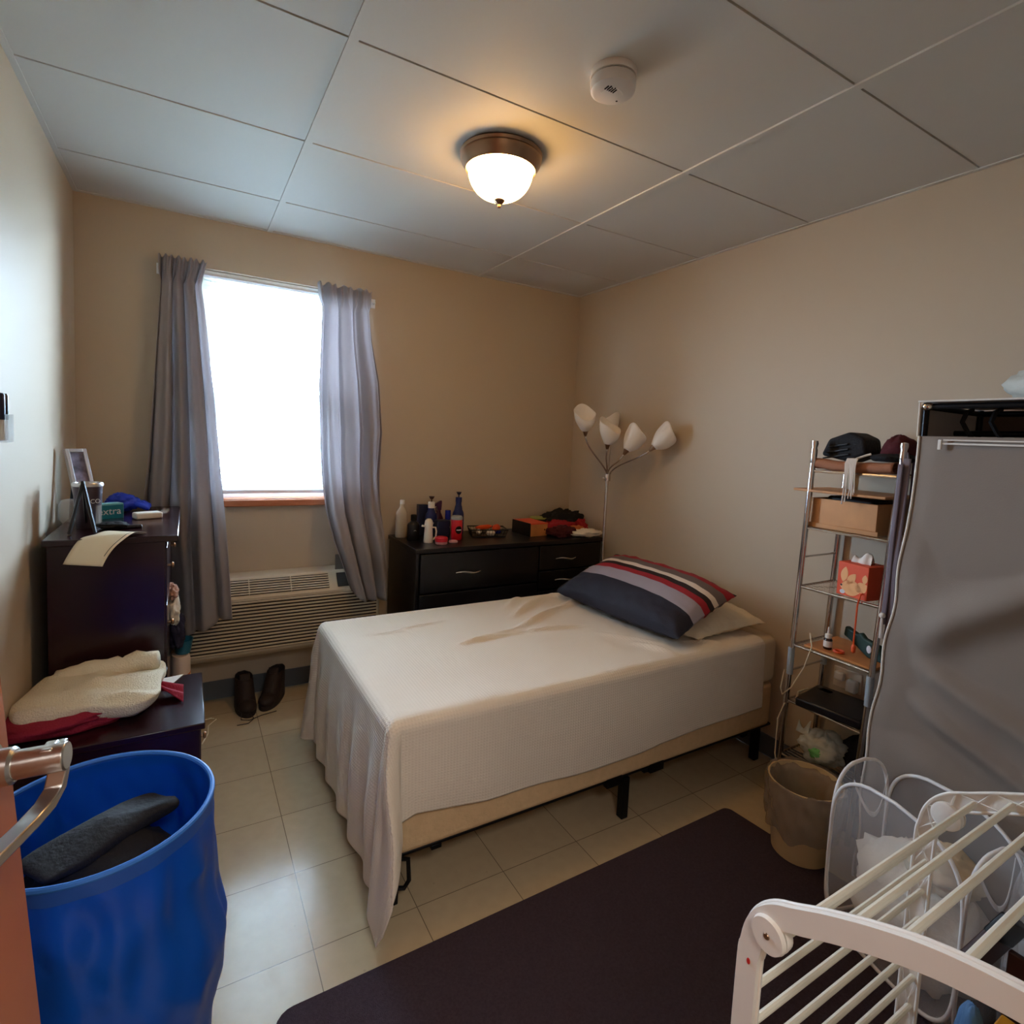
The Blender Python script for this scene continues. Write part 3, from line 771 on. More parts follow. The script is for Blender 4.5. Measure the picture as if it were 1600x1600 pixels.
# items on the tall dresser
t = thing('photo_frame', 'silver picture frame leaning back on the brown dresser', 'picture frame', (0.110, -0.50, TZ), 0.75)
Mf = MR((0, 0, 0.002), rx=-0.28, rz=0.0) @ Matrix.Rotation(0.0, 4, 'Y')
mb = MB(); fw, fh, bt = 0.040, 0.285, 0.014
for (a, b_, c, d) in ((-fw, -fw + bt, 0, fh), (fw - bt, fw, 0, fh), (-fw + bt, fw - bt, 0, bt), (-fw + bt, fw - bt, fh - bt, fh)): mb.box(a, b_, -0.008, 0.008, c, d, M=Mf)
mb.obj('frame', 'silver_frame', t, bevel=0.002)
MB().box(-fw + bt, fw - bt, -0.003, 0.003, bt, fh - bt, M=Mf).obj('photograph', 'photo_print', t)
MB().box(-0.02, 0.02, 0, 0.004, 0.0, 0.15, M=MR((0, 0.085, 0.0), rx=0.12)).obj('strut', 'black_plastic', t)
t = thing('easel_stand', 'black folding easel stand with splayed legs', 'stand', (0.128, -0.835, TZ))
mb = MB()
mb.tube([(-0.003, 0.05, 0.178), (-0.034, -0.01, 0.004)], 0.0058, 6); mb.tube([(-0.003, 0.05, 0.178), (0.036, 0.0, 0.004)], 0.0058, 6); mb.obj('front_legs', 'black_plastic', t)
MB().tube([(-0.003, 0.05, 0.178), (-0.002, 0.12, 0.004)], 0.005, 6).obj('back_leg', 'black_plastic', t)
t = thing('travel_tumbler', 'dark grey travel tumbler with a pale rim', 'tumbler', (0.127, -0.69, TZ))
MB().lathe([(0.034, 0), (0.036, 0.004), (0.045, 0.155)], seg=28).obj('body', 'tumbler_grey', t)
MB().lathe([(0.047, 0.153), (0.048, 0.160), (0.045, 0.166), (0.038, 0.166), (0.036, 0.158), (0, 0.158)], seg=28).obj('rim', 'silver_frame', t)
mb = MB(); mb.box(0.026, 0.044, -0.034, -0.028, 0.01, 0.085); mb.obj('label_strip', 'clear_plastic', t)
text('CO', 'lettering', 'white_ink', t, (0.026, -0.0355, 0.10), (PI / 2 - 0.05, 0, 0.6), 0.022)
t = thing('small_carton', 'teal carton printed in white beside the grey tumbler', 'carton', (0.165, -0.47, TZ), 0.55)
MB().box(-0.06, 0.045, -0.022, 0.022, 0, 0.055).obj('carton', 'teal_card', t, bevel=0.001)
MB().box(-0.06, 0.045, -0.0225, 0.0225, 0.0555, 0.061).obj('lid', 'teal_pale', t)
MB().box(0.0452, 0.0462, -0.022, 0.022, 0, 0.055).obj('end_flap', 'teal_pale', t)
text('extra', 'lettering', 'white_ink', t, (-0.006, -0.0227, 0.030), (PI / 2, 0, 0), 0.04)
tag(MB().lathe([(0.016, 0), (0.020, 0.004), (0.020, 0.075), (0.010, 0.09), (0.009, 0.10), (0, 0.10)], seg=18).obj('aqua_bottle', 'teal_pale', None, loc=(0.118, -0.40, TZ)), 'pale aqua bottle behind the teal carton', 'bottle')
tag(MB().lathe([(0.024, 0), (0.03, 0.01), (0.034, 0.06), (0.026, 0.085), (0.018, 0.09), (0, 0.09)], seg=12).obj('clear_jar', 'clear_plastic', None, loc=(0.055, -0.56, TZ)), 'clear plastic jar against the left wall', 'jar')
t = thing('blue_gloves', 'bright blue rubber gloves bunched at the back of the dresser', 'gloves', (0.195, -0.27, TZ))
cloth_lump((0, 0, 0.035), (0.065, 0.05, 0.04), 7, 0.3, 1.8, flat=0.85).obj('palm', 'blue_glove', t, ang=180)
for k in range(4):
    a = -0.9 + 0.32 * k
    MB().tube([(0.02, 0.0, 0.03), (0.05 + 0.01 * k, -0.02 + 0.015 * k, 0.034), (0.085 + 0.004 * k, -0.035 + 0.02 * k, 0.020), (0.10, -0.04 + 0.022 * k, 0.012)], [0.013, 0.012, 0.011, 0.007], 8).obj('finger', 'blue_glove', t, ang=180)
t = thing('tissue_packet', 'white wrapped tissue packet near the front of the dresser top', 'packet', (0.303, -0.50, TZ), 0.35)
MB().box(-0.052, 0.045, -0.028, 0.028, 0, 0.026).obj('packet', 'paper_white', t, bevel=0.006)
mb = MB().grid(lambda u, v: Vector((0.040 + 0.03 * u, (v - 0.5) * 0.05, 0.016 + 0.024 * u * (0.5 + 0.5 * math.sin(9 * v)))), 4, 10); mb.obj('flap', 'clear_plastic', t)
tag(cloth_lump((0, 0, 0.012), (0.05, 0.035, 0.013), 12, 0.3, 2, flat=0.8).obj('black_pouch', 'black_cloth', None, ang=180, loc=(0.205, -0.735, TZ)), 'flat black pouch in front of the teal carton', 'pouch')
tag(MB().box(-0.05, 0.05, -0.008, 0.008, 0, 0.012).obj('black_pen', 'black_plastic', None, bevel=0.004, loc=(0.245, -0.74, TZ), rz=0.12), 'short black marker lying beside the pouch', 'marker')


def sheet_f(u, v):                     # paper: lies on the top, bends over the side edge
    s = v * 0.235                      # along the sheet
    a = 0.115
    lat = (u - 0.5) * 0.128
    d0 = Vector((-0.52, -0.85, 0)); d0.normalize(); side = Vector((0.85, -0.52, 0)); side.normalize()
    start = Vector((0.262, -0.842, TZ + 0.0015))
    lead = 0.075
    if s < lead: q = start + d0 * s; z = 0.004 * math.sin(PI * s / lead)
    else:
        k = (s - lead); R_ = 0.16; th = min(k / R_, 0.95)
        q = start + d0 * (lead + R_ * math.sin(th)); z = -R_ * (1 - math.cos(th))
        if k / R_ > 0.95: e_ = k - 0.95 * R_; q += d0 * e_ * math.cos(0.95); z -= e_ * math.sin(0.95)
    q = q + side * lat
    return Vector((q.x, q.y, TZ + 0.004 + z + 0.010 * math.exp(-((q.y + 0.93) / 0.03) ** 2)))
pp = thing('paper_sheet', 'cream printed paper sheet curling over the side of the dresser', 'paper', (0, 0, 0))
MB().grid(sheet_f, 10, 30).obj('sheet', 'paper_cream', pp, ang=180, solid=0.0004)
mb = MB().grid(lambda u, v: sheet_f(0.90 + 0.02 * u, 0.25 + 0.6 * v) + Vector((0, -0.0004, 0.0006)), 1, 30); mb.obj('print_line', 'dark_ink', pp)

# ------------------------------------------------------------------ low brown chest with folded laundry
nsd = thing('low_chest', 'low dark brown chest in front of the tall dresser', 'chest', (0.03, -1.345, 0))
MB().box(0, 0.458, 0, 0.40, 0.52, 0.54).obj('top', 'brown_laminate', nsd, bevel=0.003)
mb = MB(); mb.box(0.01, 0.445, 0.01, 0.03, 0, 0.52); mb.box(0.01, 0.445, 0.37, 0.39, 0, 0.52); mb.box(0.01, 0.03, 0.03, 0.37, 0, 0.52); mb.obj('carcass', 'brown_laminate', nsd, bevel=0.002)
for za, zb_ in ((0.29, 0.51), (0.05, 0.28)):
    d = MB().box(0.43, 0.448, 0.032, 0.368, za, zb_).obj('drawer', 'brown_laminate', nsd, bevel=0.002)
    MB().lathe([(0.006, 0), (0.006, 0.008), (0.012, 0.012), (0.010, 0.018), (0, 0.02)], M=MR((0.448, 0.2, (za + zb_) / 2), ry=PI / 2), seg=14).obj('knob', 'bronze_metal', d)


def fold_stack(L, D, hgt, seed, wob=0.012):
    def f(u, v):
        a = 2 * PI * u
        cx, sy = math.cos(a), math.sin(a)
        ex = 0.28
        x = (abs(cx) ** ex) * (1 if cx > 0 else -1) * L; y = (abs(sy) ** ex) * (1 if sy > 0 else -1) * D
        zz = v
        k = 1 - 0.25 * abs(2 * min(zz / 0.8, 1) - 1) ** 3 if v <= 0.8 else 1 - (v - 0.8) / 0.2
        if v > 0.8: k = max(0.0, 1 - ((v - 0.8) / 0.2)) * 0.78
        z = hgt * (min(v / 0.8, 1) ** 0.8) + (0.25 * hgt * (v - 0.8) / 0.2 if v > 0.8 else 0)
        x *= k; y *= k
        n_ = nz(x * 9 + seed, y * 9, z * 14)
        rid = 1 - 2 * abs(nz(x * 5 + seed * 2, y * 12, seed))
        return Vector((x + wob * n_, y + wob * nz(y * 9, x * 9 + seed, z * 20), max(0.0, z + wob * 0.9 * rid * min(v * 3, 1))))
    return MB().grid(f, 72, 26, cu=True)
mbt = fold_stack(0.175, 0.155, 0.06, 3, 0.026)
tw = thing('folded_towel', 'bulky cream towel folded on the low brown chest', 'towel', (0.198, -1.10, 0.545), -0.08)
mbt.obj('towel_body', 'cream_towel', tw, ang=180)
def roll(y0, z0, L0, L1, r, seed):
    pts = [(lerp(L0, L1, k / 14), y0 + 0.012 * nz(k * 0.4, seed), z0 + 0.012 * nz(k * 0.5, seed + 4) + 0.035 * (k / 14)) for k in range(15)]
    return MB().tube(pts, [r * (0.75 + 0.25 * math.sin(PI * min(1, (k + 2) / 16))) * (1 + 0.15 * nz(k * 0.9, seed + 9)) for k in range(15)], 16)
roll(0.10, 0.058, -0.13, 0.15, 0.038, 2).obj('rolled_edge', 'cream_towel', tw, ang=180)
t = tag(cloth_lump((0, 0, 0), (0.20, 0.11, 0.034), 31, 0.25, 1.6, flat=0.75).obj('burgundy_garment', 'burgundy_cloth', None, ang=180, loc=(0.145, -1.165, 0.5665), rz=0.1), 'burgundy garment beneath the cream towel, both ends showing', 'clothing')
def tri(u, v):
    return Vector((0.345 + 0.085 * u, -1.075 - 0.03 * u - (0.02 + 0.09 * u) * (v - 0.3), 0.545 + 0.035 * (1 - u) * (0.6 + 0.4 * math.cos(7 * v)) + 0.008 * math.sin(11 * v) * u + 0.008))
tag(MB().grid(tri, 12, 24).obj('burgundy_sleeve', 'burgundy_cloth', None, ang=180, solid=0.004), 'burgundy sleeve tip lying open near the chest edge', 'clothing')
tag(MB().prism([(0.33, -0.96), (0.43, -0.945), (0.375, -1.055), (0.28, -1.06)], 0.5405, 0.5425).obj('envelope', 'paper_white', None), 'white envelope corner showing behind the cream towel', 'envelope')

# ------------------------------------------------------------------ blue laundry hamper, front left
bh_ = thing('laundry_hamper', 'round collapsible bright blue laundry hamper', 'hamper', (0.283, -1.865, 0))
RH, HH = 0.205, 0.655
def ham(u, v, inner=0.0):
    a = 2 * PI * u; z = HH * v
    r = RH * (1 + 0.05 * math.sin(PI * v) * nz(math.cos(a) * 1.5, math.sin(a) * 1.5, v * 2 + 3))
    r += 0.020 * math.exp(-((v - 0.48) / 0.16) ** 2) * (0.5 + 0.5 * math.cos(a + 0.5))
    dv = min(1.0, (1 - v) * 6)
    r += 0.006 * dv * math.sin(a * 17 + 3 * nz(v * 2, 1)) * max(0, 0.6 - abs(v - 0.75)) + 0.012 * dv * nz(math.cos(a) * 4, math.sin(a) * 4, v * 6) + 0.006 * dv * (1 - 2 * abs(nz(math.cos(a) * 3 + v * 5, math.sin(a) * 3, v * 4 + 7)))
    r -= inner
    return Vector((r * math.cos(a), r * math.sin(a), z))
MB().grid(lambda u, v: ham(u, v), 128, 60, cu=True).obj('fabric_wall', 'blue_nylon', bh_, ang=180, solid=0.0015)
MB().lathe([(0, 0.004), (RH, 0.004)], seg=48).obj('bottom', 'blue_nylon', bh_)
MB().tube([(ham(k / 64, 1.0).x, ham(k / 64, 1.0).y, HH) for k in range(64)], 0.0055, 8, closed=True).obj('rim', 'blue_trim', bh_)
mb = MB().grid(lambda u, v: ham(u, 1 - 0.045 * v) * 1.0 + Vector((ham(u, 1).x, ham(u, 1).y, 0)).normalized() * 0.0022, 96, 3, cu=True); mb.obj('hem_band', 'blue_hem', bh_, ang=180)
tag(cloth_lump((0, 0, 0), (0.182, 0.182, 0.25), 41, 0.10, 1.6).obj('dark_laundry', 'black_cloth', None, ang=180, loc=(0.283, -1.865, 0.345)), 'black laundry filling the blue hamper', 'clothing')
tag(fold_stack(0.13, 0.05, 0.028, 17, 0.014).obj('folded_trousers', 'dark_fold', None, ang=180, loc=(0.295, -1.85, 0.578), rz=0.6), 'folded charcoal trousers on top inside the blue hamper', 'clothing')

# wall holder with pens at the far left
t = thing('wall_pen_holder', 'clear plastic holder fixed to the left wall at the edge', 'holder', (0.0, -1.235, 1.375))
mb = MB(); mb.box(0.001, 0.003, -0.04, 0.035, 0, 0.13); mb.box(0.028, 0.030, -0.04, 0.035, 0, 0.075); mb.box(0.003, 0.028, 0.033, 0.035, 0, 0.075); mb.box(0.003, 0.028, -0.04, 0.035, 0, 0.002)
mb.obj('holder', 'clear_plastic', t)
for k, (y, z, mt_, lb) in enumerate([(-1.222, 1.38, 'black_plastic', 'dark pen standing in the wall holder, nearer the window'), (-1.255, 1.38, 'navy_dark', 'dark capped marker in the wall holder, nearer the door')]):
    q = thing('wall_marker', lb, 'marker', (0.016, y, z))
    MB().lathe([(0.006, 0), (0.008, 0.005), (0.008, 0.055)], seg=14).obj('barrel', 'white_plastic', q)
    MB().lathe([(0.009, 0.055), (0.009, 0.12), (0.006, 0.125), (0, 0.125)], seg=14).obj('cap', mt_, q)

# ------------------------------------------------------------------ boots and cords on the floor
def boot(label, loc, rz, tilt=0.0):
    b = thing('boot', label, 'boot', loc, rz, 'pair of brown lace-up boots')
    # sole outline, toe towards -y
    def outl(u):
        a = 2 * PI * u; y = -0.13 * math.cos(a); w = 0.047 * (1 - 0.18 * math.cos(a - PI) * 0 + 0.12 * (1 if y < 0 else 0) * math.sin(abs(y) * 12))
        return w * math.sin(a), y
    MB().grid(lambda u, v: Vector((outl(u)[0] * (1.03 if v < 1 else 0), outl(u)[1] * (1.02 if v < 1 else 0), 0.022 * min(1, v * 3))), 36, 3, cu=True).obj('sole', 'boot_sole', b)

    def up(u, v):
        x, y = outl(u)
        k = v
        tw_ = y + 0.0
        topy = 0.055 + (tw_) * 0.48
        yy = lerp(tw_ * 0.98, topy, smooth01(k * 1.05)); xx = x * lerp(1.0, 0.82, k)
        z = 0.02 + 0.125 * k
        if y < 0.0:
            z = 0.02 + lerp(0.06, 0.125, smooth01((k - 0.35) / 0.65)) * min(1.0, k * 1.6) if k < 1 else 0.145
        return Vector((xx, yy, z + 0.004 * nz(x * 40, y * 30, k * 4)))
    MB().grid(up, 36, 12, cu=True).obj('upper', 'boot_leather', b, ang=180, solid=0.004)
    MB().ell((0, -0.075, 0.036), (0.044, 0.055, 0.034), seg=20).obj('toe_cap', 'boot_leather', b, ang=180)
    MB().grid(lambda u, v: Vector(((u - 0.5) * 0.05, -0.035 + 0.05 * v, 0.07 + 0.10 * v)), 6, 8).obj('tongue', 'boot_leather', b, ang=180, solid=0.006)
    mb = MB()
    for k in range(4):
        t_ = k / 3; mb.tube([(-0.022, -0.045 + 0.04 * t_, 0.074 + 0.05 * t_), (0, -0.05 + 0.04 * t_, 0.082 + 0.05 * t_), (0.022, -0.045 + 0.04 * t_, 0.074 + 0.05 * t_)], 0.002, 5)
    mb.obj('lace', 'cord_dark', b)
    return b
b1 = boot('left brown boot of the pair under the air conditioner, laces trailing', (0.70, -0.075, 0.0), 0.05)
MB().tube([(0.0, -0.05, 0.08), (-0.03, -0.10, 0.03), (-0.035, -0.14, 0.004), (0.0, -0.16, 0.003), (0.06, -0.135, 0.003), (0.13, -0.125, 0.003)], 0.002, 6).obj('loose_lace', 'cord_dark', b1)
MB().tube([(0.01, -0.05, 0.08), (0.0, -0.12, 0.04), (0.02, -0.155, 0.004), (-0.01, -0.19, 0.003), (-0.06, -0.185, 0.003)], 0.002, 6).obj('loose_lace', 'cord_dark', b1)
boot('right brown boot of the pair under the air conditioner', (0.835, -0.05, 0.0), -0.45)
for ob in [o for o in col.objects if o.name.startswith('boot') and o.parent is None]: ob.location.y -= 0.08
tag(MB().tube([(0.45, -0.30, 0.3), (0.50, -0.32, 0.05), (0.545, -0.22, 0.004), (0.565, -0.24, 0.004), (0.53, -0.29, 0.004), (0.525, -0.37, 0.004), (0.50, -0.45, 0.004)], 0.003, 8).obj('appliance_cable', 'cord_cream', None, ang=180), 'thin cream cord curling on the floor beside the low chest', 'cord')

# ------------------------------------------------------------------ rug
def rugout(u, v):
    x = 0.62 + 1.70 * u; y = -3.05 + 1.21 * v
    return Vector((x + 0.05 * (1 - v) * u, y + 0.004 * math.sin(x * 9), 0.007 + 0.0015 * nz(x * 6, y * 6)))
rp = []
for cx, cy, a0 in ((2.32 - 0.03, -1.84 - 0.03, 0), (0.62 + 0.05, -1.85 - 0.05, 1), (0.62 + 0.05, -3.05, 2), (2.40, -3.05, 3)):
    rr = 0.03 if a0 in (0, 3) else 0.05
    for k in range(6):
        a = a0 * PI / 2 + k * PI / 10; rp.append((cx + rr * math.cos(a), cy + rr * math.sin(a)))
tag(MB().prism(rp, 0.0, 0.009).obj('area_rug', 'rug', None, bevel=0.003), 'dark charcoal rug on the tiled floor in front of the bed', 'rug')

# ------------------------------------------------------------------ bed
BX0, BX1, BY0, BY1 = 0.955, 2.80, -1.70, -0.735
bf = thing('bed_frame', 'black metal bed frame under the box spring', 'bed frame', (0, 0, 0))
mb = MB(); mb.box(BX0 + 0.02, BX1, BY0 + 0.01, BY0 + 0.045, 0.165, 0.175); mb.box(BX0 + 0.02, BX1, BY1 - 0.045, BY1 - 0.01, 0.165, 0.175)
mb.box(BX0 + 0.02, BX1, BY0 + 0.04, BY0 + 0.044, 0.15, 0.17)
for x in (1.1, 1.84, 2.0, 2.6): mb.box(x, x + 0.035, BY0 + 0.01, BY1 - 0.01, 0.150, 0.165)
for x in (1.80, 2.02): mb.box(x, x + 0.075, BY0 - 0.002, BY0 + 0.02, 0.150, 0.186)
mb.obj('rails', 'black_metal', bf, bevel=0.002)
for x, y in ((0.97, -1.675), (1.885, -1.70), (2.72, -1.675), (0.97, -0.78), (1.885, -0.78), (2.72, -0.78), (1.885, -1.22)):
    MB().box(x, x + 0.032, y, y + 0.032, 0, 0.165).obj('leg', 'black_metal', bf, bevel=0.003)
MB().tube([(0.985, -1.695, 0.17), (1.02, -1.70, 0.16), (1.025, -1.70, 0.09), (1.01, -1.70, 0.07), (0.985, -1.695, 0.075)], 0.007, 8).obj('corner_bracket', 'black_metal', bf)


def soft_box(x0, x1, y0, y1, z0, z1, r, seg=5):
    """box with rounded vertical corners and rounded edges"""
    pl = []
    R_ = 0.05
    for cx, cy, a0 in ((x1 - R_, y1 - R_, 0), (x0 + R_, y1 - R_, 1), (x0 + R_, y0 + R_, 2), (x1 - R_, y0 + R_, 3)):
        for k in range(seg + 1):
            a = a0 * PI / 2 + k * PI / 2 / seg; pl.append((cx + R_ * math.cos(a), cy + R_ * math.sin(a)))
    return MB().prism(pl, z0, z1)
bs = thing('box_spring', 'beige quilted box spring on the black bed frame', 'box spring', (0, 0, 0))
soft_box(BX0 + 0.005, BX1, BY0, BY1, 0.1755, 0.375, 0.02).obj('box', 'mattress_ticking', bs, bevel=0.018, bseg=4)
mt_ = thing('mattress', 'single mattress under a beige fitted sheet, on the box spring', 'mattress', (0, 0, 0))
soft_box(BX0 + 0.005, BX1 + 0.008, BY0, BY1, 0.377, 0.592, 0.02).obj('fitted_sheet', 'fitted_sheet', mt_, bevel=0.035, bseg=5)

# blanket: flat on top, hanging at the foot and both long sides, with cone folds at the foot corners
bx0, bxh = BX0 - 0.012, 2.675
by0, by1 = BY0 - 0.012, BY1 + 0.012
ZT = 0.602
OVF, OVN, OVR = 0.50, 0.335, 0.30
RE = 0.035
RIDGES = [(2.34, -0.90, 2.05, -0.982, 0.024, 0.020), (2.05, -0.982, 1.70, -1.16, 0.018, 0.017), (1.70, -1.16, 1.38, -1.235, 0.011, 0.014),
          (2.06, -0.80, 1.76, -1.02, 0.020, 0.018), (1.95, -0.76, 1.80, -0.90, 0.014, 0.020), (2.16, -0.78, 2.30, -1.00, 0.022, 0.022),
          (1.40, -1.22, 1.75, -1.205, 0.009, 0.012), (1.75, -1.205, 2.02, -1.25, 0.013, 0.014), (1.21, -0.98, 1.47, -0.933, 0.007, 0.011),
          (1.08, -0.98, 1.27, -1.00, 0.006, 0.010), (2.02, -1.36, 2.20, -1.60, 0.010, 0.018), (2.08, -1.52, 2.16, -1.69, 0.016, 0.018), (2.30, -1.58, 2.45, -1.66, 0.010, 0.014)]
def bend(d):                       # distance past the edge -> (outward, drop)
    if d <= 0: return 0.0, 0.0
    q = RE * PI / 2
    if d < q: a = d / RE; return RE * math.sin(a) - 0.0, RE * (1 - math.cos(a))
    return RE, RE + (d - q)
def blanket(u, v):
    X = lerp(bx0 + RE - OVF - 0.05, bxh, u); Y = lerp(by0 + RE - OVN - 0.03, by1 - RE + OVR, v)
    du = max(0.0, bx0 + RE - X); dn = max(0.0, by0 + RE - Y); df = max(0.0, Y - (by1 - RE))
    # hem of the near side rises and falls
    if dn > 0:
        dn *= 1 + (pw([(0.90, 0.335), (0.97, 0.325), (1.03, 0.306), (1.10, 0.318), (1.27, 0.342), (1.63, 0.358), (1.94, 0.355), (2.05, 0.345), (2.35, 0.340), (2.72, 0.330)], X) / 0.365 - 1) * smooth01((dn - 0.02) / 0.25)
    side = dn if dn > 0 else df; sg = -1 if dn > 0 else 1
    cx, cy = (bx0 + RE), (by0 + RE if dn > 0 else by1 - RE)
    if du == 0 and side == 0:
        z = ZT
        # creases near the pillow
        for (xa, ya, xb, yb, hgt, wd) in RIDGES:
            A, B_ = Vector((xa, ya)), Vector((xb, yb)); P = Vector((X, Y)); ab = B_ - A; t_ = max(0, min(1, (P - A).dot(ab) / ab.length_squared)); dd_ = (P - A - ab * t_).length
            z += 1.2 * hgt * math.exp(-(dd_ / wd) ** 2) * math.sin(PI * (0.15 + 0.8 * t_))
        z += 0.003 * nz(X * 5, Y * 5) + 0.004 * smooth01((X - 1.7)) * nz(X * 14, Y * 11, 3)
        return Vector((X, Y, z))
    if du > 0 and side == 0:
        o, dr = bend(du)
        w = smooth01((dr - 0.03) / 0.3)
        fl = w * (0.012 + 0.012 * math.sin(Y * 34 + 1.5 * nz(Y * 3, 1)) + 0.010 * nz(Y * 11, dr * 2, 5))
        return Vector((cx - o - fl - 0.01 * w, Y, ZT - dr))
    if side > 0 and du == 0:
        o, dr = bend(side)
        w = smooth01((dr - 0.03) / 0.25)
        fl = w * (0.006 + 0.005 * math.sin(X * 7 + 1) + 0.006 * nz(X * 5, dr * 3, 2))
        return Vector((X, cy + sg * (o + fl), ZT - dr))
    # corner cone
    r = math.hypot(du, side); a = math.atan2(side, du)
    if r > 0.56: r = 0.56 + (r - 0.56) * 0.55
    s2 = math.sin(2 * a)
    o, dr = bend(r)
    out = o + r * 0.25 * (s2 ** 1.2) + 0.010 * smooth01(dr / 0.2)
    ripple = 0.018 * math.sin(5 * a * 2) * smooth01((r - 0.08) / 0.3) * s2
    # the surplus cloth folds round the corner and back against the foot end
    ph = a + 0.45 * s2 * smooth01((r - 0.05) / 0.3)
    out += ripple
    drop = dr - 0.02 * s2 * r
    z = ZT - drop
    x = cx - out * math.cos(ph) * (0.9 if a < PI / 4 else 1); y = cy + sg * out * math.sin(ph)
    if z < 0.012:                                   # lies on the floor
        ex = 0.012 - z; z = 0.012 + 0.004 * math.sin(ex * 60); x -= ex * 0.7; y -= -sg * ex * 0.15
    return Vector((x, y, z))
bl_ = MB().grid(blanket, 330, 250, uv=lambda u, v: (u * 2.25, v * 1.62)).obj('blanket', 'waffle_blanket', None, ang=180, solid=0.004)
tag(bl_, 'cream waffle-knit blanket spread over the bed, corner trailing on the floor', 'blanket')


def pillow(mb, L, Wd, T, seed, pinch=0.10):
    def f(sgn):
        def g(u, v):
            x = (u * 2 - 1); y = (v * 2 - 1)
            e = (1 - abs(x) ** 2.6) * (1 - abs(y) ** 2.6)
            th = T * (max(0, e) ** 0.42)
            k = 1 - pinch * (x * x) * (1 - abs(y)) * 0.0
            px = x * Wd * (1 - pinch * (1 - y * y) * 0 + pinch * 0.5 * (abs(x) * y * y - 0.0)); py = y * L * (1 + pinch * 0.5 * (abs(y) * x * x))
            px *= (1 - 0.13 * max(0.0, -y) ** 1.5)
            px *= 1 - 0.05 * (1 - y * y) * abs(x) * -0; 
            w = 0.006 * nz(x * 3 + seed, y * 4, sgn) + 0.008 * nz(x * 7 + seed, y * 9, sgn + 3) * min(1, (abs(x) ** 3 + abs(y) ** 3))
            return Vector((px, py, sgn * th * (1.0 if sgn > 0 else 0.55) + w * (1 if e > 0.01 else 0.6)))
        return g
    mb.grid(f(1), 44, 56); 
    m2 = MB().grid(f(-1), 44, 56); m2.f = [tuple(reversed(q)) for q in m2.f]; mb.add(m2.v, m2.f)
    return mb


wp = thing('white_pillow', 'cream pillow at the head of the bed, under the striped pillow', 'pillow', (2.555, -1.21, 0.640))
o = pillow(MB(), 0.42, 0.23, 0.075, 3).obj('pillow', 'pillowcase', wp, ang=180); o.rotation_euler = (0.0, -0.06, -0.05)
ramp_stripes('pillow_stripes', [(0.0, (30, 30, 44)), (0.33, (156, 148, 158)), (0.50, (150, 22, 34)), (0.575, (36, 22, 20)), (0.635, (216, 200, 184)), (0.695, (104, 92, 88)), (0.80, (150, 22, 34)), (0.90, (36, 24, 28))], 'X', -0.235, 0.235)
sp_ = thing('striped_pillow', 'pillow striped in navy, grey, red and white, on the cream pillow', 'pillow', (2.362, -1.235, 0.722))
o = pillow(MB(), 0.385, 0.218, 0.10, 9).obj('pillow', 'pillow_stripes', sp_, ang=180); o.rotation_euler = (0.0, -0.36, 0.03)

# ------------------------------------------------------------------ floor lamp with five tulip shades
fl = thing('floor_lamp', 'silver floor lamp with five frosted tulip shades behind the bed', 'lamp', (2.645, -0.61, 0))
MB().lathe([(0.11, 0), (0.115, 0.006), (0.11, 0.014), (0.04, 0.024), (0.014, 0.034)], seg=36).obj('base', 'satin_nickel', fl)
MB().tube([(0, 0, 0.03), (0.0, 0, 0.7), (-0.003, 0, 1.22)], 0.0095, 12).obj('pole', 'satin_nickel', fl)
MB().lathe([(0.018, 1.215), (0.019, 1.22), (0.019, 1.255), (0.016, 1.262)], seg=20).obj('hub', 'satin_nickel', fl)
MB().lathe([(0.006, 0), (0.007, 0.012), (0.004, 0.016), (0, 0.016)], M=MR((-0.019, -0.002, 1.232), ry=-PI / 2), seg=10).obj('switch', 'satin_nickel', fl)
heads = [((-0.205, -0.02, 1.51), (-0.03, -0.02, 0.14)), ((-0.115, -0.12, 1.44), (-0.01, -0.03, 0.15)), ((0.085, 0.10, 1.485), (0.01, 0.03, 0.15)), ((-0.04, -0.20, 1.41), (0.06, -0.04, 0.13)), ((0.048, -0.322, 1.435), (0.08, -0.07, 0.11))]
for (bx, by, bz), dv in heads:
    st = Vector((0.010 * (1 if bx > 0 else -1), 0.008 * (1 if by > 0 else -1), 1.255)); d = Vector(dv).normalized(); e = Vector((bx, by, bz)); hd = Vector((bx, by, 0)).normalized()
    p0, p1, p2, p3 = st, st + Vector((0, 0, 0.07)) + hd * 0.03, e - d * 0.11, e - d * 0.028
    pts = [p0 * (1 - t) ** 3 + p1 * 3 * t * (1 - t) ** 2 + p2 * 3 * t * t * (1 - t) + p3 * t ** 3 for t in [k / 14 for k in range(15)]]
    arm = MB().tube(pts, 0.0048, 8).obj('arm', 'satin_nickel', fl, ang=180)
    Mq = along(e, e + d)
    MB().lathe([(0.006, -0.032), (0.008, -0.03), (0.020, 0.008), (0.0, 0.01)], seg=16, M=Mq).obj('socket_cup', 'bronze_metal', arm)
    # tulip shade with a slanted, petal-like rim
    def sh(u, v, Mq=Mq):
        a = 2 * PI * u
        rim = 0.110 + 0.034 * math.cos(a - 2.4) + 0.006 * math.cos(3 * a)
        z = 0.0 + rim * v
        r = 0.020 + 0.030 * math.sin(min(1.0, v * 1.4) * PI / 2) + 0.012 * v
        return Mq @ Vector((r * math.cos(a), r * math.sin(a), z))
    MB().grid(sh, 36, 16, cu=True).obj('shade', 'frosted_shade', arm, ang=180, solid=0.003)

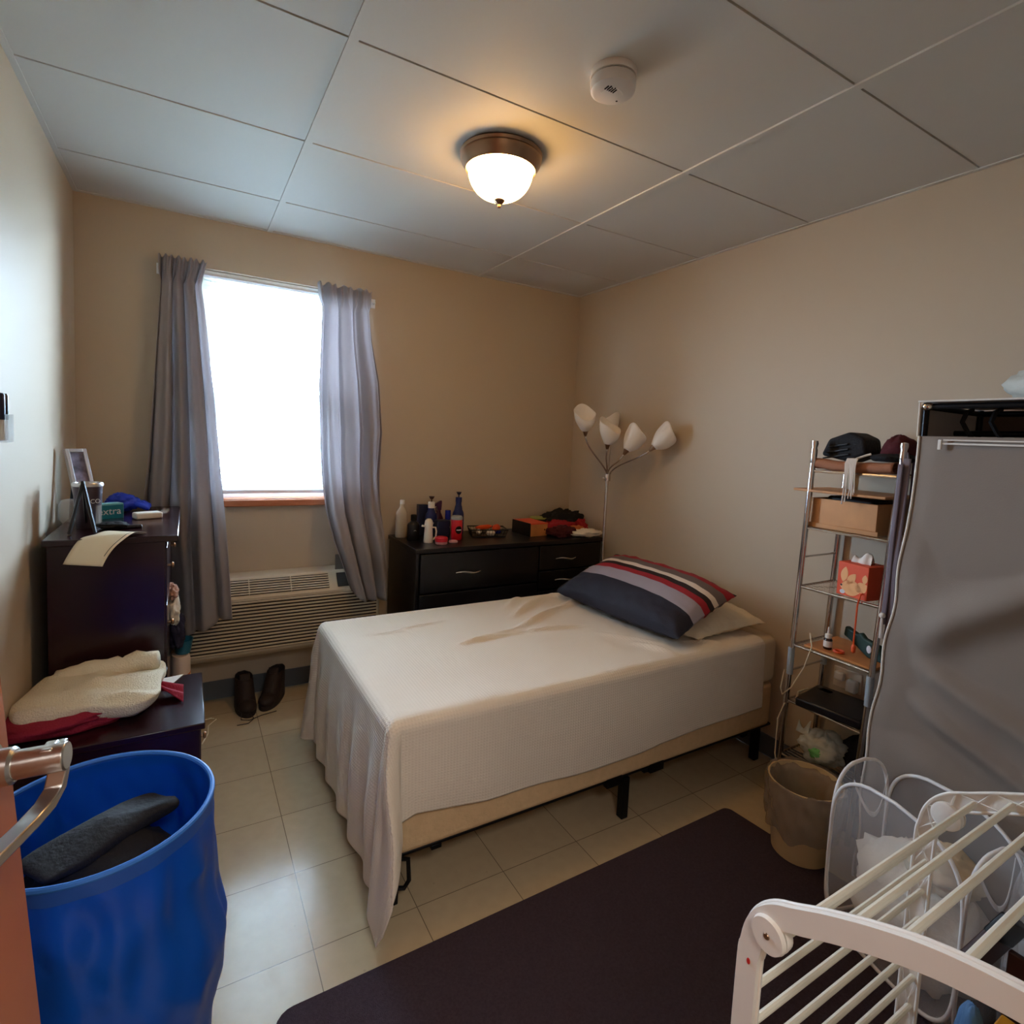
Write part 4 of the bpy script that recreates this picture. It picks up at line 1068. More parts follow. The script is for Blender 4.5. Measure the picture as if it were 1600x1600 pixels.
# ------------------------------------------------------------------ chrome shelf tower
sx0, sx1, sy0, sy1 = 2.555, 2.795, -2.235, -1.925
tower = thing('shelf_tower', 'narrow chrome wire shelf tower between the bed and the wardrobe', 'shelf', (0, 0, 0))
def ly(y, z): return y + (0.020 if y < -2.1 else 0.0) + (0.032 - 0.026 * z if y > -2.1 else 0.030 - 0.040 * z)
for x, y in ((sx0, sy0), (sx0, sy1), (sx1, sy0), (sx1, sy1)):
    pl_ = MB().tube([(x, ly(y, 0), 0.0), (x, ly(y, 1.44), 1.44)], 0.0105, 12)
    q = pl_.obj('post', 'chrome', tower)
    mb = MB(); mb.lathe([(0.0110, 1.405), (0.0122, 1.41), (0.0122, 1.455), (0.010, 1.465), (0.0135, 1.480), (0.012, 1.492), (0, 1.495)], c=(x, ly(y, 1.45), 0), seg=16); mb.obj('finial', 'chrome', q)
    for zz in (0.60,): MB().tube([(x, ly(y, zz), zz - 0.055), (x, ly(y, zz), zz + 0.055)], 0.0125, 12).obj('sleeve', 'lid_grey', q)
for z in (0.205, 0.435, 0.668, 0.91, 1.148, 1.375):
    ya, yb = ly(sy0, z), ly(sy1, z); mb = MB(); mb.tube([(sx0, ya, z), (sx0, yb, z), (sx1, yb, z), (sx1, ya, z)], 0.0055, 8, closed=True)
    for k in range(11):
        x = sx0 + 0.02 + (sx1 - sx0 - 0.04) * k / 10
        mb.tube([(x, ya, z), (x, yb, z)], 0.0016, 6)
    mb.tube([((sx0 + sx1) / 2, sy0, z - 0.002), ((sx0 + sx1) / 2, sy1, z - 0.002)], 0.0022, 6) if False else None
    mb.obj('wire_shelf', 'chrome', tower)
for z in (0.56, 1.03): 
    for y in (ly(sy0, z), ly(sy1, z)): MB().tube([(sx0, y, z), (sx1, y, z)], 0.004, 8).obj('side_bar', 'chrome', tower)

# things on the shelves
tag(MB().box(2.545, 2.80, -2.205, -1.865, 1.292, 1.302).obj('wooden_board', 'light_wood', None, bevel=0.002), 'thin wooden board sticking out over the wooden crate', 'board')
wc = thing('wooden_crate', 'light wooden crate on the second chrome shelf from the top', 'crate', (2.575, -2.20, 1.154))
mb = MB(); mb.box(0, 0.012, 0.03, 0.275, 0, 0.115); mb.box(0.19, 0.2, 0.03, 0.275, 0, 0.115); mb.box(0.012, 0.19, 0.03, 0.04, 0, 0.115); mb.box(0.012, 0.19, 0.265, 0.275, 0, 0.115); mb.box(0.012, 0.19, 0.04, 0.265, 0, 0.01)
mb.obj('crate', 'light_wood', wc, bevel=0.002)
MB().box(-0.006, 0.0, 0.02, 0.28, 0, 0.018).obj('base_strip', 'light_wood', wc, bevel=0.002)
tag(MB().box(2.60, 2.76, -2.14, -1.97, 1.166, 1.282).obj('black_case', 'black_plastic', None, bevel=0.01), 'black case standing in the wooden crate', 'case')
def towel_roll(u, v):
    a = 2 * PI * v; y = lerp(-2.215, -1.935, u)
    r = 0.020 * (1 + 0.15 * nz(u * 3, math.cos(a), 1))
    return Vector((2.575 + 0.055 * math.cos(a) * (1 if math.cos(a) > 0 else 0.45), y, 1.405 + r * math.sin(a) - 0.008 * math.sin(PI * u) + 0.004 * nz(u * 5, 2)))
tag(MB().grid(towel_roll, 30, 20).obj('brown_towel', 'brown_cloth', None, ang=180, solid=0.001), 'tan folded cloth along the top chrome shelf', 'towel')
ub = thing('folded_bag', 'black folded bag with creased flaps on top of the chrome tower', 'bag', (2.66, -2.015, 1.425))
MB().prism([(-0.085, -0.01), (-0.06, 0.055), (0.02, 0.085), (0.075, 0.06), (0.085, 0.0), (0.02, -0.03)], -0.06, 0.06, M=Matrix(((0, 0, 1, 0), (-1, 0, 0, 0), (0, 1, 0, 0.022), (0, 0, 0, 1)))).obj('bag_body', 'black_cloth', ub, bevel=0.012, bseg=3)
mb = MB()
for k in range(3): mb.box(-0.067, -0.062, -0.03, 0.07 - 0.015 * k, 0.012 + 0.02 * k, 0.018 + 0.02 * k, M=MR((0, 0, 0), rx=-0.2))
mb.obj('flap', 'black_plastic', ub, bevel=0.001)
MB().tube([(-0.03, -0.08, 0.02), (-0.04, -0.13, 0.012), (-0.035, -0.165, 0.012)], 0.006, 8).obj('strap', 'black_cloth', ub)
cp = thing('knit_cap', 'dark red and black cap on the right side of the tower top', 'cap', (2.68, -2.175, 1.425))
cloth_lump((0, 0, 0.04), (0.07, 0.055, 0.055), 52, 0.15, 1.5, flat=0.75).obj('crown', 'dark_red_cloth', cp, ang=180)
cloth_lump((-0.02, 0.0, 0.012), (0.095, 0.075, 0.02), 53, 0.2, 1.5, flat=0.6).obj('brim', 'black_cloth', cp, ang=180)
fg = thing('white_tassel', 'white fringed tassel hanging from the top chrome shelf', 'tassel', (2.535, -2.085, 1.43))
mb = MB()
random.seed(3)
for k in range(11):
    y = -0.018 + 0.0036 * k; dl = random.uniform(0.11, 0.17)
    mb.tube([(0.03, y * 0.4, 0.0), (0.006, y, 0.0), (-0.006, y, -0.02), (-0.003, y + 0.003 * math.sin(k), -dl * 0.6), (0.002, y + 0.006 * math.sin(k * 2), -dl)], 0.0022, 5)
mb.obj('fringe', 'white_fringe', fg)
MB().tube([(0.03, 0, 0.0), (0.045, -0.02, 0.012), (0.05, -0.04, 0.02)], 0.004, 6).obj('knot', 'white_fringe', fg)
tb = thing('tissue_box', 'orange tissue box with a pale fox print on the chrome tower', 'tissue box', (2.615, -2.12, 0.918), -0.12)
MB().box(-0.055, 0.055, -0.058, 0.058, 0, 0.125).obj('carton', 'orange_card', tb, bevel=0.002)
mb = MB()
def leafshape(cy, cz, ang, L0, w):
    pts = []
    for k in range(9):
        t_ = k / 8; pts.append((t_ * L0, w * math.sin(PI * t_) ** 0.8))
    for k in range(7, 0, -1):
        t_ = k / 8; pts.append((t_ * L0, -w * math.sin(PI * t_) ** 0.8))
    c, s_ = math.cos(ang), math.sin(ang)
    return [(cy + a_ * c - b_ * s_, cz + a_ * s_ + b_ * c) for a_, b_ in pts]
Mface = Matrix(((0, 0, -1, -0.0552), (-1, 0, 0, 0), (0, 1, 0, 0), (0, 0, 0, 1)))   # poly (right, up) on the -x face
for poly in (leafshape(-0.035, 0.05, 1.45, 0.06, 0.014), leafshape(-0.02, 0.045, 0.95, 0.055, 0.014), leafshape(-0.045, 0.035, 0.0, 0.085, 0.03), leafshape(0.015, 0.03, 0.6, 0.05, 0.02), leafshape(0.045, 0.06, 1.5, 0.035, 0.010)):
    poly = [(max(-0.056, min(0.056, a_)), max(0.002, min(0.122, b_))) for a_, b_ in poly]
    mb.prism(poly, 0.0, 0.0005, M=Mface)
mb.obj('fox_print', 'peach_print', tb, smooth=False)
mb = MB(); mb.prism([(-0.040 + 0.004 * math.cos(k * PI / 4), 0.038 + 0.004 * math.sin(k * PI / 4)) for k in range(8)], 0.0005, 0.001, M=Mface); mb.obj('fox_eye', 'dark_ink', tb, smooth=False)
mb = MB(); mb.prism([(-0.034 + 0.010 * math.cos(k * PI / 5), 0.014 + 0.008 * math.sin(k * PI / 5)) for k in range(10)], 0.0005, 0.001, M=Mface); mb.obj('fox_muzzle', 'white_ink', tb, smooth=False)
MB().grid(lambda u, v: Vector(((u - 0.5) * 0.035 + 0.008 * nz(v * 4, 1), (v - 0.5) * 0.075 * (1 - 0.2 * u), 0.122 + 0.045 * (1 - abs(2 * u - 1) ** 2) * (0.7 + 0.3 * math.sin(v * 6)))), 12, 14).obj('tissue', 'paper_white', tb, ang=180, solid=0.001)
tag(MB().box(2.56, 2.79, -2.215, -1.955, 0.674, 0.684).obj('shelf_board', 'tan_wood', None, bevel=0.002), 'orange-brown wooden board on the middle chrome shelf', 'board')
mb_ = thing('nasal_spray', 'small dark bottle with a white nozzle and label', 'bottle', (2.600, -2.025, 0.684))
MB().lathe([(0.014, 0), (0.0155, 0.003), (0.0155, 0.038), (0.010, 0.046)], seg=20).obj('body', 'amber_bottle', mb_)
MB().lathe([(0.0158, 0.010), (0.0158, 0.034)], seg=20).obj('label', 'white_plastic', mb_)
MB().lathe([(0.012, 0.044), (0.012, 0.058), (0.005, 0.062), (0.0035, 0.086), (0, 0.088)], seg=16).obj('nozzle', 'white_plastic', mb_)
tag(MB().tube([(2.60 + 0.016 * math.cos(a), -2.068 + 0.016 * math.sin(a), 0.689) for a in [2 * PI * k / 16 for k in range(16)]], 0.005, 8, closed=True).obj('orange_ring', 'orange_plastic', None), 'small orange ring lying beside the dark bottle', 'ring')
gp = thing('green_pouch', 'dark green zip pouch with a white oval patch', 'pouch', (2.665, -2.13, 0.684), -0.25)
MB().prism([(-0.09, 0.05), (-0.085, 0.088), (-0.03, 0.072), (-0.02, 0.084), (0.0, 0.068), (0.06, 0.06), (0.085, 0.0), (0.02, 0.0), (-0.05, 0.035)], -0.012, 0.012, M=Matrix(((0, 0, 1, 0), (-1, 0, 0, 0), (0, 1, 0, 0.001), (0, 0, 0, 1)))).obj('pouch', 'green_pouch', gp, bevel=0.006)
MB().ell((-0.0125, -0.025, 0.035), (0.002, 0.010, 0.015)).obj('patch', 'white_ink', gp)
ol = thing('orange_lanyard', 'orange cord hanging past the tissue box', 'cord', (2.585, -2.155, 0.92))
MB().tube([(0.0, 0.0, 0.03), (-0.042, 0.0, 0.02), (-0.046, 0.005, -0.02), (-0.042, 0.008, -0.15), (-0.040, 0.008, -0.17)], 0.003, 8).obj('cord', 'orange_plastic', ol)
MB().lathe([(0.003, 0), (0.008, -0.01), (0.007, -0.03), (0, -0.036)], c=(-0.04, 0.008, -0.165), seg=12).obj('tag', 'orange_plastic', ol)
bt = thing('flat_black_box', 'flat black case lying on the second chrome shelf from the floor', 'case', (2.655, -2.06, 0.441), 0.15)
MB().box(-0.115, 0.10, -0.115, 0.12, 0, 0.035).obj('case', 'black_plastic', bt, bevel=0.008)
gb = thing('plastic_bag', 'small white and green plastic bag of things on the lowest chrome shelf', 'bag', (2.645, -2.02, 0.212))
cloth_lump((0, 0, 0.055), (0.07, 0.085, 0.062), 61, 0.35, 2.0, flat=0.85).obj('bag', 'bag_white', gb, ang=180)
cloth_lump((-0.062, -0.01, 0.05), (0.014, 0.03, 0.022), 62, 0.3, 2.0).obj('green_print', 'bag_green', gb, ang=180)
mb = MB().grid(lambda u, v: Vector((-0.04 + 0.02 * u, 0.045 + 0.05 * v, 0.09 + 0.06 * u * (0.6 + 0.4 * math.cos(5 * v)))), 8, 8); mb.obj('bag_handle', 'bag_white', gb, ang=180, solid=0.001)
tag(cloth_lump((0, 0, 0), (0.08, 0.075, 0.075), 63, 0.25, 1.6, flat=0.8).obj('black_bag', 'black_cloth', None, ang=180, loc=(2.72, -2.13, 0.272)), 'black soft bag beside the plastic bag on the lowest shelf', 'bag')
tag(MB().box(2.58, 2.78, -2.22, -1.94, 0.02, 0.12).obj('black_storage_box', 'black_plastic', None, bevel=0.01), 'low black box on the floor under the chrome tower', 'box')

ot = thing('wall_outlet', 'wall outlet with a white adapter behind the chrome tower', 'outlet', (W, -2.0, 0.50))
MB().box(-0.006, 0, -0.057, 0.057, -0.035, 0.05).obj('plate', 'outlet_plastic', ot, bevel=0.003)
MB().box(-0.04, -0.006, -0.05, -0.01, -0.03, 0.02).obj('adapter', 'white_plastic', ot, bevel=0.006)
MB().box(-0.03, -0.006, 0.005, 0.045, 0.0, 0.035).obj('adapter', 'white_plastic', ot, bevel=0.006)
ps = thing('plug_adapter', 'cream plug adapter with a red light on the wire shelf', 'adapter', (2.70, -1.975, 0.441))
MB().box(-0.02, 0.02, -0.035, 0.022, 0, 0.035).obj('housing', 'ivory_plastic', ps, bevel=0.006)
MB().box(-0.022, -0.019, -0.030, -0.020, 0.016, 0.026).obj('red_light', 'red_dot', ps)
MB().tube([(0, 0.02, 0.018), (-0.04, 0.045, 0.03), (-0.10, 0.05, 0.025), (-0.125, 0.04, 0.008)], 0.004, 8).obj('cable', 'cord_cream', ps)
tag(MB().tube([(2.62, -1.95, 0.70), (2.56, -1.975, 0.735), (2.545, -1.995, 0.69), (2.54, -1.975, 0.60), (2.54, -1.93, 0.50), (2.54, -1.895, 0.455), (2.54, -1.885, 0.48), (2.54, -1.895, 0.56)], 0.0025, 6).obj('charging_cable', 'cord_cream', None, ang=180), 'thin white cable looping off the middle chrome shelf', 'cable')
tag(MB().tube([(2.56, -1.92, 0.436), (2.545, -1.905, 0.42), (2.54, -1.885, 0.35), (2.54, -1.885, 0.20), (2.54, -1.905, 0.12), (2.53, -1.95, 0.06), (2.50, -2.0, 0.01)], 0.0025, 6).obj('hanging_cable', 'cord_cream', None, ang=180), 'thin white cable running down the tower towards the waste bin', 'cable')

for k, (x, y, zt, zb_, mt_, lb, wd) in enumerate([
    (2.548, -2.262, 1.44, 0.72, 'lilac_strap', 'widest grey lilac strap hanging down the near tower post', 0.016),
    (2.540, -2.248, 1.42, 0.86, 'lilac_strap', 'grey lilac strap with a white bead near its end', 0.011),
    (2.562, -2.283, 1.43, 0.78, 'purple_strap', 'dark purple strap hanging next to the wardrobe', 0.014),
    (2.578, -2.298, 1.41, 0.84, 'cord_dark', 'black strap hanging closest to the wardrobe side', 0.012)]):
    st = thing('hanging_strap', lb, 'strap', (x, y, zt), 0, 'straps hanging beside the chrome tower')
    MB().grid(lambda u, v: Vector((-0.004 - 0.003 * math.sin(v * 5 + k) + 0.004 * nz(v * 3, k), (u - 0.5) * wd * 1.4 + 0.010 * (v) * (1 if k < 2 else -0.2), -(zt - zb_) * v + (0.02 * math.sin(PI * min(1, (1 - v) * 0 + 0)) if v == 0 else 0))), 3, 24).obj('webbing', mt_, st, ang=180, solid=0.003)
    MB().tube([(0.0, 0, 0.0), (0.004, 0.006, 0.02), (0.012, 0.012, 0.012)], 0.003, 6).obj('loop', mt_, st)
    if k == 1: MB().ell((-0.005, 0.012, zb_ - zt + 0.03), (0.010, 0.010, 0.010)).obj('bead', 'white_plastic', st); MB().tube([(-0.005, 0.012, zb_ - zt + 0.02), (-0.005, 0.010, zb_ - zt - 0.05)], [0.004, 0.007], 8).obj('tassel', 'white_fringe', st)

# ------------------------------------------------------------------ fabric wardrobe
WX, WY0, WY1, WZ = 2.385, -3.20, -2.352, 1.615
wr = thing('fabric_wardrobe', 'grey fabric wardrobe with a zip front standing on the right', 'wardrobe', (0, 0, 0))
mb = MB(); rr = 0.009
for x in (WX + 0.014, W - 0.04):
    for y in (WY1 - 0.012, WY0 + 0.02): mb.tube([(x, y, 0), (x, y, WZ)], rr, 10)
for z in (0.12, WZ - 0.012):
    mb.tube([(WX + 0.014, WY1 - 0.012, z), (W - 0.04, WY1 - 0.012, z), (W - 0.04, WY0 + 0.02, z), (WX + 0.014, WY0 + 0.02, z)], rr, 10, closed=True)
mb.tube([((WX + W) / 2, WY1 - 0.012, 1.53), ((WX + W) / 2, WY0 + 0.02, 1.53)], rr, 10)
mb.obj('frame', 'black_metal', wr)
MB().ell((WX + 0.010, WY1 - 0.016, WZ - 0.012), (0.014, 0.016, 0.014)).obj('corner_joint', 'chrome', wr)
# front panel: wrinkled sheet with a leaning, scalloped far edge
def front(u, v):
    z = lerp(0.03, 1.512, v)
    ye = WY1 - 0.010 + 0.062 * smooth01((1.45 - z) / 1.1) + 0.007 * math.sin(z * 24) * smooth01((1.3 - z) / 0.3) * 0.7
    y = lerp(ye, WY0, u)
    x = WX - 0.012
    x += -0.010 * smooth01((1.4 - z) / 0.8) * math.sin(min(1, u * 4) * PI / 2)
    x += 0.020 * nz(y * 2.2, z * 2.0, 4) + 0.022 * (1 - 2 * abs(nz(y * 1.3 + z * 1.1, z * 2.2 - y * 0.9, 9))) + 0.006 * nz(y * 7, z * 6, 2)
    for (za, sl_, hg, wd) in ((0.86, 0.75, 0.040, 0.07), (0.84, -0.35, 0.030, 0.035), (0.72, -0.40, 0.026, 0.030), (1.30, 0.10, 0.010, 0.05), (0.55, -0.3, 0.02, 0.05)):
        zz = za + sl_ * (WY1 - y) * (1 if sl_ > 0 else 1)
        x -= hg * math.exp(-((z - zz) / wd) ** 2) * smooth01((WY1 - y) / 0.15)
    return Vector((min(x, WX - 0.004) - 0.012 * smooth01((ye - y) / 0.05) * 0.4, y, z))
MB().grid(front, 110, 170).obj('front_panel', 'wardrobe_fabric', wr, ang=180, solid=0.0015)
mb = MB().tube([front(0, k / 60) + Vector((-0.002, 0.001, 0)) for k in range(61)], 0.0035, 6); mb.obj('edge_piping', 'wardrobe_piping', wr, ang=180)
def sidep(u, v):
    z = lerp(0.03, WZ - 0.015, v); f0 = front(0, min(1, (z - 0.03) / 1.482)); 
    if z > 1.5: f0 = Vector((WX, WY1 - 0.002, z))
    return Vector((lerp(f0.x + 0.002, W - 0.025, u), lerp(f0.y, WY1 - 0.002, min(1, u * 1.5)) + 0.004 * nz(u * 4, z * 4, 6), z))
MB().grid(sidep, 30, 80).obj('side_panel', 'wardrobe_fabric', wr, ang=180, solid=0.0015)
mb = MB().grid(lambda u, v: Vector((lerp(WX - 0.004, W - 0.025, u), lerp(WY1 + 0.002, WY0, v), WZ + 0.003 - 0.010 * math.sin(PI * u) * math.sin(PI * v) + 0.003 * nz(u * 5, v * 8))), 16, 30); mb.obj('top_panel', 'wardrobe_fabric', wr, ang=180, solid=0.002)
MB().grid(lambda u, v: Vector((W - 0.022, lerp(WY1, WY0, u), lerp(0.03, WZ, v))), 4, 4).obj('back_panel', 'wardrobe_fabric', wr, solid=0.0015)
MB().tube([(WX - 0.006, WY1 + 0.003, WZ + 0.003), (WX - 0.006, WY0, WZ + 0.003)], 0.003, 6).obj('top_piping', 'wardrobe_piping', wr)
MB().tube([(WX - 0.004, WY1 - 0.001, WZ), (WX - 0.004, WY1 - 0.003, 1.51)], 0.003, 6).obj('corner_piping', 'wardrobe_piping', wr)
zp = MB(); zp.box(WX - 0.022, WX - 0.016, WY0, -2.425, 1.488, 1.493); zp.box(WX - 0.022, WX - 0.016, WY0, -2.43, 1.499, 1.503); zq = zp.obj('zipper', 'wardrobe_piping', wr)
MB().box(WX - 0.026, WX - 0.02, -2.428, -2.418, 1.472, 1.502).obj('zipper_pull', 'white_plastic', zq, bevel=0.002)
for y, h0 in ((-2.43, 0.09), (-2.50, 0.07)):
    MB().tube([(WX + 0.15, y, 1.60), (WX + 0.10, y - 0.005, 1.59), (WX + 0.09, y, 1.56), (WX + 0.10, y - 0.012, 1.53), (WX + 0.11, y - 0.03, 1.50)], 0.007, 6).obj('inner_strap', 'black_cloth', wr)
tag(cloth_lump((0, 0, 0), (0.09, 0.08, 0.06), 71, 0.25, 1.8, flat=0.7).obj('white_package', 'bag_white', None, ang=180, loc=(2.53, -2.60, WZ + 0.045)), 'crumpled white package on top of the fabric wardrobe', 'package')
# ------------------------------------------------------------------ waste bin
wbn = thing('waste_bin', 'cream waste bin lined with a grey plastic bag', 'waste bin', (2.352, -2.125, 0.009))
MB().lathe([(0.088, 0), (0.093, 0.004), (0.120, 0.265), (0.123, 0.27), (0.117, 0.27), (0.088, 0.008), (0, 0.008)], seg=40).obj('bin', 'bin_cream', wbn)
def bag(u, v):
    a = 2 * PI * u
    if v < 0.25: t_ = v / 0.25; r = lerp(0.080, 0.106, t_); z = lerp(0.05, 0.272, t_)
    else: t_ = (v - 0.25) / 0.75; r = lerp(0.127, 0.119, t_) + 0.006 * math.sin(PI * t_); z = lerp(0.276, 0.095 + 0.03 * nz(math.cos(a) * 2, math.sin(a) * 2, 1), t_)
    r += (0.004 + 0.005 * (v > 0.25)) * nz(math.cos(a) * 6, math.sin(a) * 6, v * 5) + 0.0012 * math.sin(a * 19 + 4 * v)
    if 0.2 < v < 0.4: z += 0.008 * nz(math.cos(a) * 4, math.sin(a) * 4, 5)
    return Vector((r * math.cos(a), r * math.sin(a), z))
MB().grid(bag, 90, 24, cu=True).obj('liner_bag', 'bag_grey', wbn, ang=180)

# ------------------------------------------------------------------ white mesh pop-up hamper
hp_ = thing('mesh_hamper', 'white pop-up mesh hamper with laundry inside', 'hamper', (2.155, -2.325, 0.009), 0)
ang_ = math.atan2(-0.37, -0.10)       # direction of the long side
ex = Vector((math.cos(ang_), math.sin(ang_), 0)); ey = Vector((-ex.y, ex.x, 0))      # ey points away from the camera
LA, LB, HT = 0.385, 0.215, 0.455
def hoop(o, d, L, h, n=48, top=0.0, bulge=0.0, nrm=Vector((0, 0, 0))):
    pts = []
    for k in range(n):
        a = 2 * PI * k / n; c, s_ = math.cos(a), math.sin(a)
        e_ = 0.45
        x = 0.5 + 0.5 * (abs(c) ** e_) * (1 if c > 0 else -1); z = 0.5 + 0.5 * (abs(s_) ** e_) * (1 if s_ > 0 else -1)
        z = z * (1 + top * math.sin(PI * x) * (z))
        pts.append(o + d * (x * L) + Vector((0, 0, z * h)) + nrm * bulge * math.sin(PI * x) * math.sin(PI * min(1, z)))
    return pts
Z0 = Vector((0, 0, 0.004))
for (o_, d_, L_, nr) in ((Z0, ex, LA, -ey), (Z0 + ey * LB, ex, LA, ey), (Z0, ey, LB, -ex), (Z0 + ex * LA, ey, LB, ex)):
    pts = hoop(o_ + nr * 0.0, d_, L_, HT, top=0.08, bulge=0.0, nrm=nr)
    pn_ = MB().grid(lambda u, v, pts=pts: (lambda c: c + (pts[int(u * 48) % 48] - c) * v + nr * 0.012 * (1 - v * v))(sum(pts, Vector()) / len(pts)), 48, 6, cu=True)
    q = pn_.obj('mesh_panel', 'mesh_white', hp_, ang=180)
    MB().tube(pts, 0.0055, 8, closed=True).obj('hoop_edge', 'mesh_trim', q, ang=180)
MB().grid(lambda u, v: Z0 + ex * (LA * (0.04 + 0.92 * u)) + ey * (LB * (0.04 + 0.92 * v)) + Vector((0, 0, 0.002)), 2, 2).obj('floor_panel', 'mesh_white', hp_)
for k, t0 in enumerate((0.02, 0.92)):
    c0 = Z0 + ex * (LA * t0) + ey * LB * 0.5
    MB().grid(lambda u, v: c0 + ey * ((u - 0.5) * 0.13) + ex * (0.02 + 0.02 * math.sin(PI * u)) + Vector((0, 0, HT - 0.005 - (0.10 * math.sin(PI * u) + 0.015 * v))), 20, 2).obj('carry_strap', 'mesh_trim', hp_, ang=180, solid=0.002)
cc = Vector((2.155, -2.325, 0.009)) + ex * (LA * 0.5) + ey * (LB * 0.5)
for nm, (a_, b_, zc), r, sd_, mm, lb in (('white_laundry', (0.5, 0.5, 0.165), (0.175, 0.10, 0.165), 81, 'white_cloth', 'white laundry filling the mesh hamper'), ('cream_laundry', (0.66, 0.5, 0.34), (0.085, 0.08, 0.05), 82, 'fitted_sheet', 'cream garment on top of the laundry in the mesh hamper')):
    q = Vector((2.155, -2.325, 0.012)) + ex * (LA * a_) + ey * (LB * b_)
    o = cloth_lump((0, 0, 0), r, sd_, 0.28, 2.0, flat=0.95).obj(nm, mm, None, ang=180, loc=(q.x, q.y, 0.012 + zc)); o.rotation_euler = (0, 0, ang_)
    tag(o, lb, 'clothing')

# things at the right edge behind the rack
rb = thing('clear_bag', 'crumpled clear plastic bag of things at the right edge', 'bag', (2.20, -2.90, 0.009))
cloth_lump((0, 0, 0.30), (0.13, 0.14, 0.31), 91, 0.25, 2.4, flat=0.96, seg=56, rings=40).obj('bag', 'bag_clear', rb, ang=180)
cloth_lump((0, 0, 0.22), (0.10, 0.11, 0.21), 92, 0.25, 2.0, flat=0.98).obj('contents', 'paper_white', rb, ang=180)
lp = thing('white_laundry_bag', 'pale translucent laundry bag between the mesh hamper and clear bag', 'bag', (2.19, -2.775, 0.009))
cloth_lump((0, 0, 0.25), (0.075, 0.035, 0.26), 93, 0.15, 1.6, flat=0.96, seg=40, rings=30).obj('bag', 'mesh_white', lp, ang=180)
o = tag(MB().box(-0.035, 0.035, -0.012, 0.012, -0.07, 0.07).obj('brown_wallet', 'brown_leather', None, bevel=0.004, loc=(2.02, -2.765, 0.36)), 'dark brown leather case wedged by the clear bag', 'case'); o.rotation_euler = (0.25, 0.5, -0.3)
MB().box(-0.036, 0.036, -0.013, 0.013, 0.01, 0.071).obj('flap', 'black_plastic', o, bevel=0.004)
tag(MB().box(2.02, 2.035, -2.86, -2.79, 0.009, 0.36).obj('brown_board', 'brown_leather', None, bevel=0.003), 'upright dark brown board under the leather case', 'board')
tag(MB().box(1.93, 1.99, -2.875, -2.80, 0.009, 0.235).obj('yellow_box', 'yellow_bin', None, bevel=0.004), 'ochre yellow box at the lower right corner', 'box')
tag(cloth_lump((0, 0, 0), (0.025, 0.03, 0.11), 95, 0.2, 1.5, flat=0.97).obj('blue_tote', 'blue_tote', None, ang=180, loc=(1.965, -2.76, 0.118)), 'pale blue cloth beside the ochre yellow box', 'cloth')

# ------------------------------------------------------------------ white drying rack, foreground right
dr = thing('drying_rack', 'white folding drying rack with thin rods in the foreground', 'drying rack', (0, 0, 0))
prof_yz = [(-2.712, 0.009), (-2.712, 0.60), (-2.716, 0.69), (-2.728, 0.735), (-2.752, 0.765), (-2.785, 0.785), (-2.83, 0.812), (-2.89, 0.843), (-2.95, 0.868), (-3.02, 0.886), (-3.08, 0.893), (-3.13, 0.880), (-3.165, 0.84), (-3.18, 0.77), (-3.182, 0.60), (-3.182, 0.009)]
def dense(P, n=5):
    out = []
    for i in range(len(P) - 1):
        p0 = Vector(P[max(0, i - 1)] + (0,)); p1 = Vector(P[i] + (0,)); p2 = Vector(P[i + 1] + (0,)); p3 = Vector(P[min(len(P) - 1, i + 2)] + (0,))
        for k in range(n):
            t_ = k / n
            q = 0.5 * ((2 * p1) + (p2 - p0) * t_ + (2 * p0 - 5 * p1 + 4 * p2 - p3) * t_ ** 2 + (3 * p1 - p0 - 3 * p2 + p3) * t_ ** 3)
            out.append((q.x, q.y))
    return out + [P[-1]]
PD = dense(prof_yz)
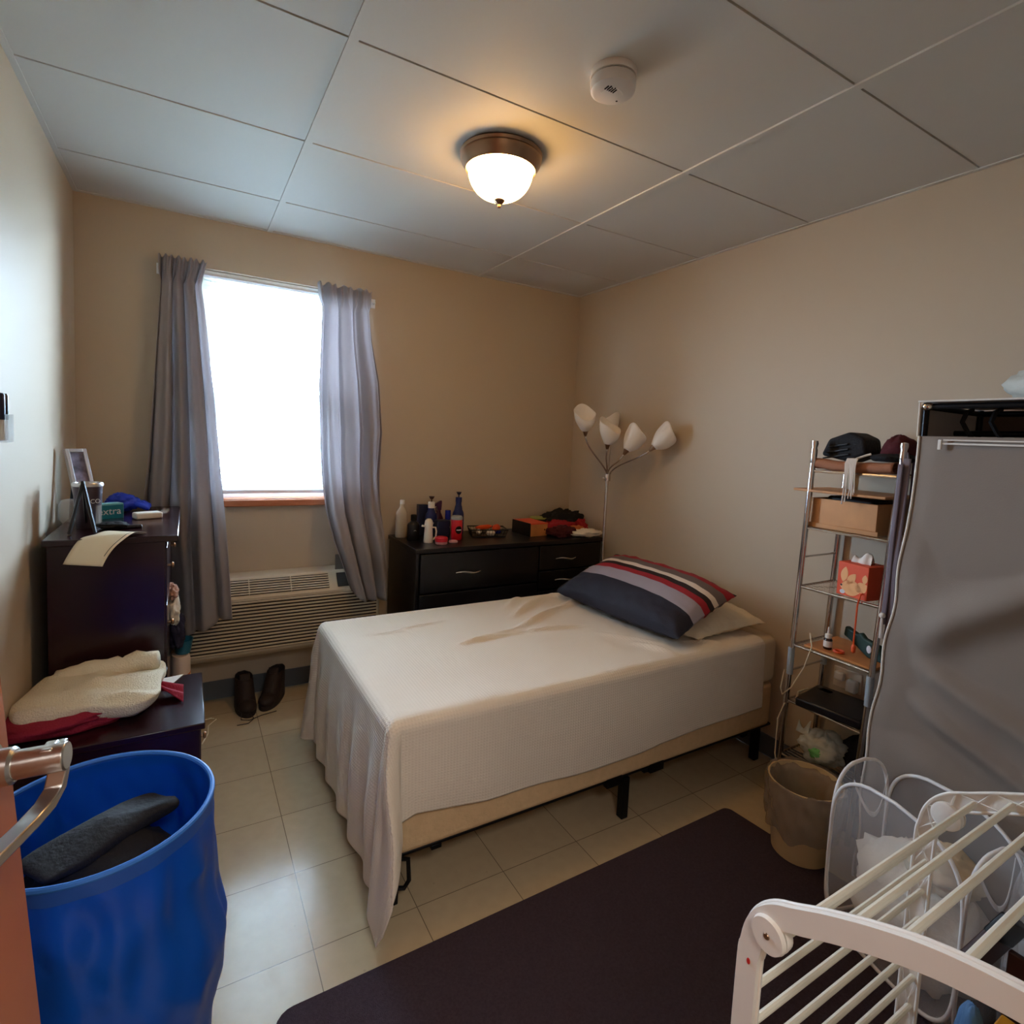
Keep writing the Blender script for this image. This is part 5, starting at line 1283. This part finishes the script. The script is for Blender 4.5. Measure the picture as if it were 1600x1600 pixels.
for side, x0 in ((1, 1.188), (-1, 1.762)):      # near frame, far frame; ribs face inwards
    vs, fs = [], []
    hw, tk = 0.017, 0.0045
    for i, (y, z) in enumerate(PD):
        a = PD[max(0, i - 1)]; b = PD[min(len(PD) - 1, i + 1)]; tx = Vector((b[0] - a[0], b[1] - a[1])).normalized(); nx = Vector((-tx.y, tx.x))
        for sx_, sw in ((-tk, -hw), (tk, -hw), (tk, hw), (-tk, hw)):
            vs.append((x0 + sx_, y + nx.x * sw, z + nx.y * sw))
    for i in range(len(PD) - 1):
        for k in range(4): fs.append((i * 4 + k, i * 4 + (k + 1) % 4, i * 4 + 4 + (k + 1) % 4, i * 4 + 4 + k))
    fs += [(3, 2, 1, 0), tuple(len(vs) - 4 + k for k in range(4))]
    fr = MB().add(vs, fs).obj('end_frame', 'rack_white', dr, bevel=0.002)
    # flanges and criss-cross ribs on the inner side
    mb = MB(); xi = x0 + side * 0.010
    for sgn in (-1, 1):
        mb.tube([(xi, y + 0, z) if False else (x0 + side * 0.007, y + sgn * hw * (-(PD[min(len(PD) - 1, i + 1)][1] - PD[max(0, i - 1)][1])) / max(1e-6, math.dist(PD[min(len(PD) - 1, i + 1)], PD[max(0, i - 1)])), z + sgn * hw * ((PD[min(len(PD) - 1, i + 1)][0] - PD[max(0, i - 1)][0])) / max(1e-6, math.dist(PD[min(len(PD) - 1, i + 1)], PD[max(0, i - 1)]))) for i, (y, z) in enumerate(PD)], 0.0032, 6)
    mb.obj('flange', 'rack_white', fr, ang=180)
    mb = MB(); acc = 0.0; L_seg = 0.055; last = 0; sgn = 1; nodes = []
    for i in range(1, len(PD)):
        acc += math.dist(PD[i], PD[i - 1])
        if acc >= L_seg: nodes.append(i); acc = 0
    for i0, i1 in zip(nodes, nodes[1:]):
        for s_ in (-1, 1):
            def pt(i, s):
                a = PD[max(0, i - 1)]; b = PD[min(len(PD) - 1, i + 1)]; d = math.dist(a, b)
                return (x0 + side * 0.007, PD[i][0] - s * hw * (b[1] - a[1]) / d, PD[i][1] + s * hw * (b[0] - a[0]) / d)
            mb.tube([pt(i0, s_), pt(i1, -s_)], 0.0016, 5)
    mb.obj('cross_ribs', 'rack_white', fr)
    jc = MB(); jc.lathe([(0.026, -0.004), (0.027, 0.0), (0.026, 0.010), (0.022, 0.012), (0.0, 0.012)], M=MR((x0 + side * 0.004, -2.745, 0.733), ry=side * PI / 2), seg=28)
    j = jc.obj('hinge_disc', 'rack_white', dr)
    jc = MB(); jc.lathe([(0.027, 0.0), (0.025, 0.007), (0.0, 0.007)], M=MR((x0 - side * 0.004, -2.745, 0.733), ry=-side * PI / 2), seg=28); jc.obj('hinge_cap', 'rack_white', dr)
    if side == 1:
        MB().lathe([(0.005, 0.007), (0.004, 0.009), (0, 0.009)], M=MR((x0 - 0.004, -2.745, 0.733), ry=-PI / 2), seg=12).obj('screw', 'bronze_metal', j)
        MB().ell((x0 - 0.005, -2.716, 0.665), (0.001, 0.003, 0.005)).obj('red_mark', 'red_dot', fr)
for (y, z) in ((-2.742, 0.706), (-2.718, 0.615), (-2.716, 0.550), (-2.716, 0.487), (-2.716, 0.422), (-2.716, 0.357), (-2.716, 0.292), (-2.716, 0.227), (-2.716, 0.16),
               (-2.785, 0.783), (-2.84, 0.814), (-2.90, 0.845), (-2.962, 0.870), (-3.03, 0.884), (-3.095, 0.888), (-3.182, 0.62), (-3.182, 0.50)):
    MB().tube([(1.19, y, z), (1.76, y, z)], 0.0058, 10).obj('rod', 'rack_rod', dr)
